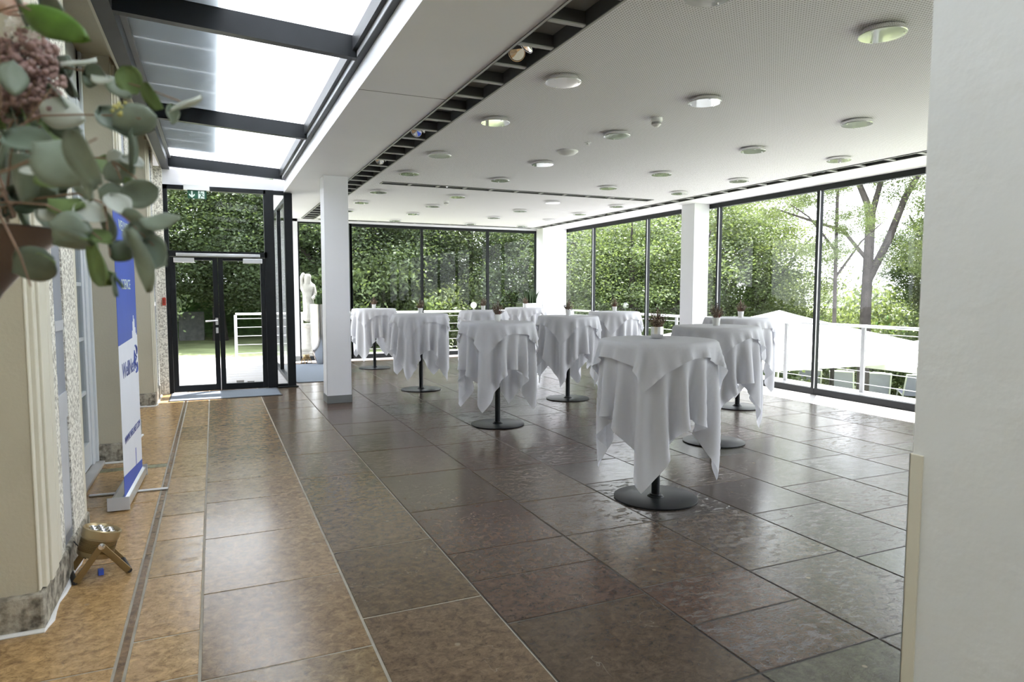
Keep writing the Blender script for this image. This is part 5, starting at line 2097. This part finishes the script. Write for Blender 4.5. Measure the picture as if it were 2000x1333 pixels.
for k in range(46):
    px_f, py_f = rfill.uniform(-30, 118), rfill.uniform(225, 425)
    if k < 12:
        px_f, py_f = rfill.uniform(-20, 60), rfill.uniform(60, 240)
    fill.append((px_f, py_f, rfill.uniform(50, 92), rfill.uniform(26, 56), rfill.uniform(0, 180), rfill.choice([D_, D_, E_, E_, G_, P_]), rfill.uniform(.86, .98)))
branch('eucalyptus_branch', 'dark tangled eucalyptus foliage at the left edge behind the pink flower head', [[(-80, 430, .92), (-30, 330, .93), (20, 260, .94), (60, 230, .94)], [(-80, 430, .92), (0, 390, .92), (70, 340, .93), (110, 300, .93)]], fill)
# dark twigs at the heart of the bouquet
tw = MB()
rt = random.Random(4)
tb = at(-40, 430, .86)
for k in range(26):
    a = at(rt.uniform(-140, 30), rt.uniform(415, 440), rt.uniform(.80, .92))
    b = at(rt.uniform(-120, 110), rt.uniform(60, 400), rt.uniform(.80, .95))
    tw.tube([a - tb, (a + b) / 2 - tb + Vector((0, 0, 0.01)), b - tb], [0.002, 0.0015, 0.001], 5)
o = tw.build('twigs', stemm, smooth=True)
o.location = tb
tag(o, 'dark tangle of flower stems standing in the silver vase', 'stems', kind='stuff')
# dusty pink flower head
pkc = at(45, 150, .86)
pk = thing('pink_flower_head', 'dusty pink clustered flower head at the left edge among eucalyptus', 'flower', tuple(pkc))
q = MB()
for k in range(900):
    px = rt.gauss(38, 42)
    py = rt.gauss(150, 45)
    if ((px - 40) / 85) ** 2 + ((py - 150) / 95) ** 2 > 1:
        continue
    p = at(px, py, .86 + rt.uniform(-0.03, 0.05)) - pkc
    s = rt.uniform(0.0026, 0.0052)
    q.lathe([(0, -s), (s * 0.8, -s * 0.5), (s, 0), (s * 0.8, s * 0.6), (0, s)], 7, None, Tr(p))
q.build('florets', pinkm, pk, smooth=True)
q = MB()
for k in range(22):
    a = rt.uniform(0, 6.28)
    rr = rt.uniform(0.01, 0.045)
    q.tube([(0, 0, -0.10), (0.01, 0, -0.04), (R2.x * rr * math.cos(a), R2.y * rr * math.cos(a), rr * math.sin(a))], 0.001, 5)
q.build('stem', stemm, pk)
# white small blossoms
wc = at(62, 62, .86)
wf = thing('white_blossom_cluster', 'small white blossoms below the bright green leaf', 'flower', tuple(wc))
q = MB()
for k in range(44):
    px, py = rt.uniform(15, 92), rt.uniform(28, 108)
    p = at(px, py, .87 + rt.uniform(-0.02, 0.03)) - wc
    for j in range(4):
        a = j * PI / 2 + k
        s = rt.uniform(0.004, 0.0065)
        M = Tr(p) @ Euler((rt.uniform(-0.8, 0.8) + PI / 2, rt.uniform(-0.6, 0.6), -YAW)).to_matrix().to_4x4() @ RZ(a)
        q.add([(0, 0, 0), (s, s * 0.5, 0.001), (s * 1.5, 0, 0.002), (s, -s * 0.5, 0.001)], [(0, 1, 2, 3)], whitepet, M)
q.build('petals', None, wf)
MB().tube([(0, 0, -0.1), (0, 0, -0.01)], 0.001, 5).build('stem', stemm, wf)
# rose at the top left
rc = at(-8, 18, .82)
ro = thing('rose', 'cream and pink rose cut by the top left corner', 'flower', tuple(rc))
q = MB()
for ring, (rad, n_, h_) in enumerate(((0.006, 4, 0.020), (0.012, 5, 0.024), (0.019, 6, 0.024), (0.026, 7, 0.020))):
    for k in range(n_):
        a0 = 2 * PI * k / n_ + ring * 0.5
        vs = []
        nu, nv = 6, 5
        for i in range(nu + 1):
            u = (i / nu - 0.5) * 2
            for j in range(nv + 1):
                v = j / nv
                ang = a0 + u * (2.2 / n_) * 1.1
                r_ = rad * (0.5 + 0.75 * v) + 0.004 * v * v * ring
                vs.append((r_ * math.cos(ang), r_ * math.sin(ang), h_ * v * (1 - 0.25 * u * u)))
        fs = [(i * (nv + 1) + j, (i + 1) * (nv + 1) + j, (i + 1) * (nv + 1) + j + 1, i * (nv + 1) + j + 1) for i in range(nu) for j in range(nv)]
        q.add(vs, fs, rosem, RY(0.5) @ RX(0.3))
q.build('petals', None, ro, smooth=True, angle=80)
MB().tube([(0, 0, -0.12), (0, 0, 0.002)], 0.002, 6).build('stem', stemm, ro)
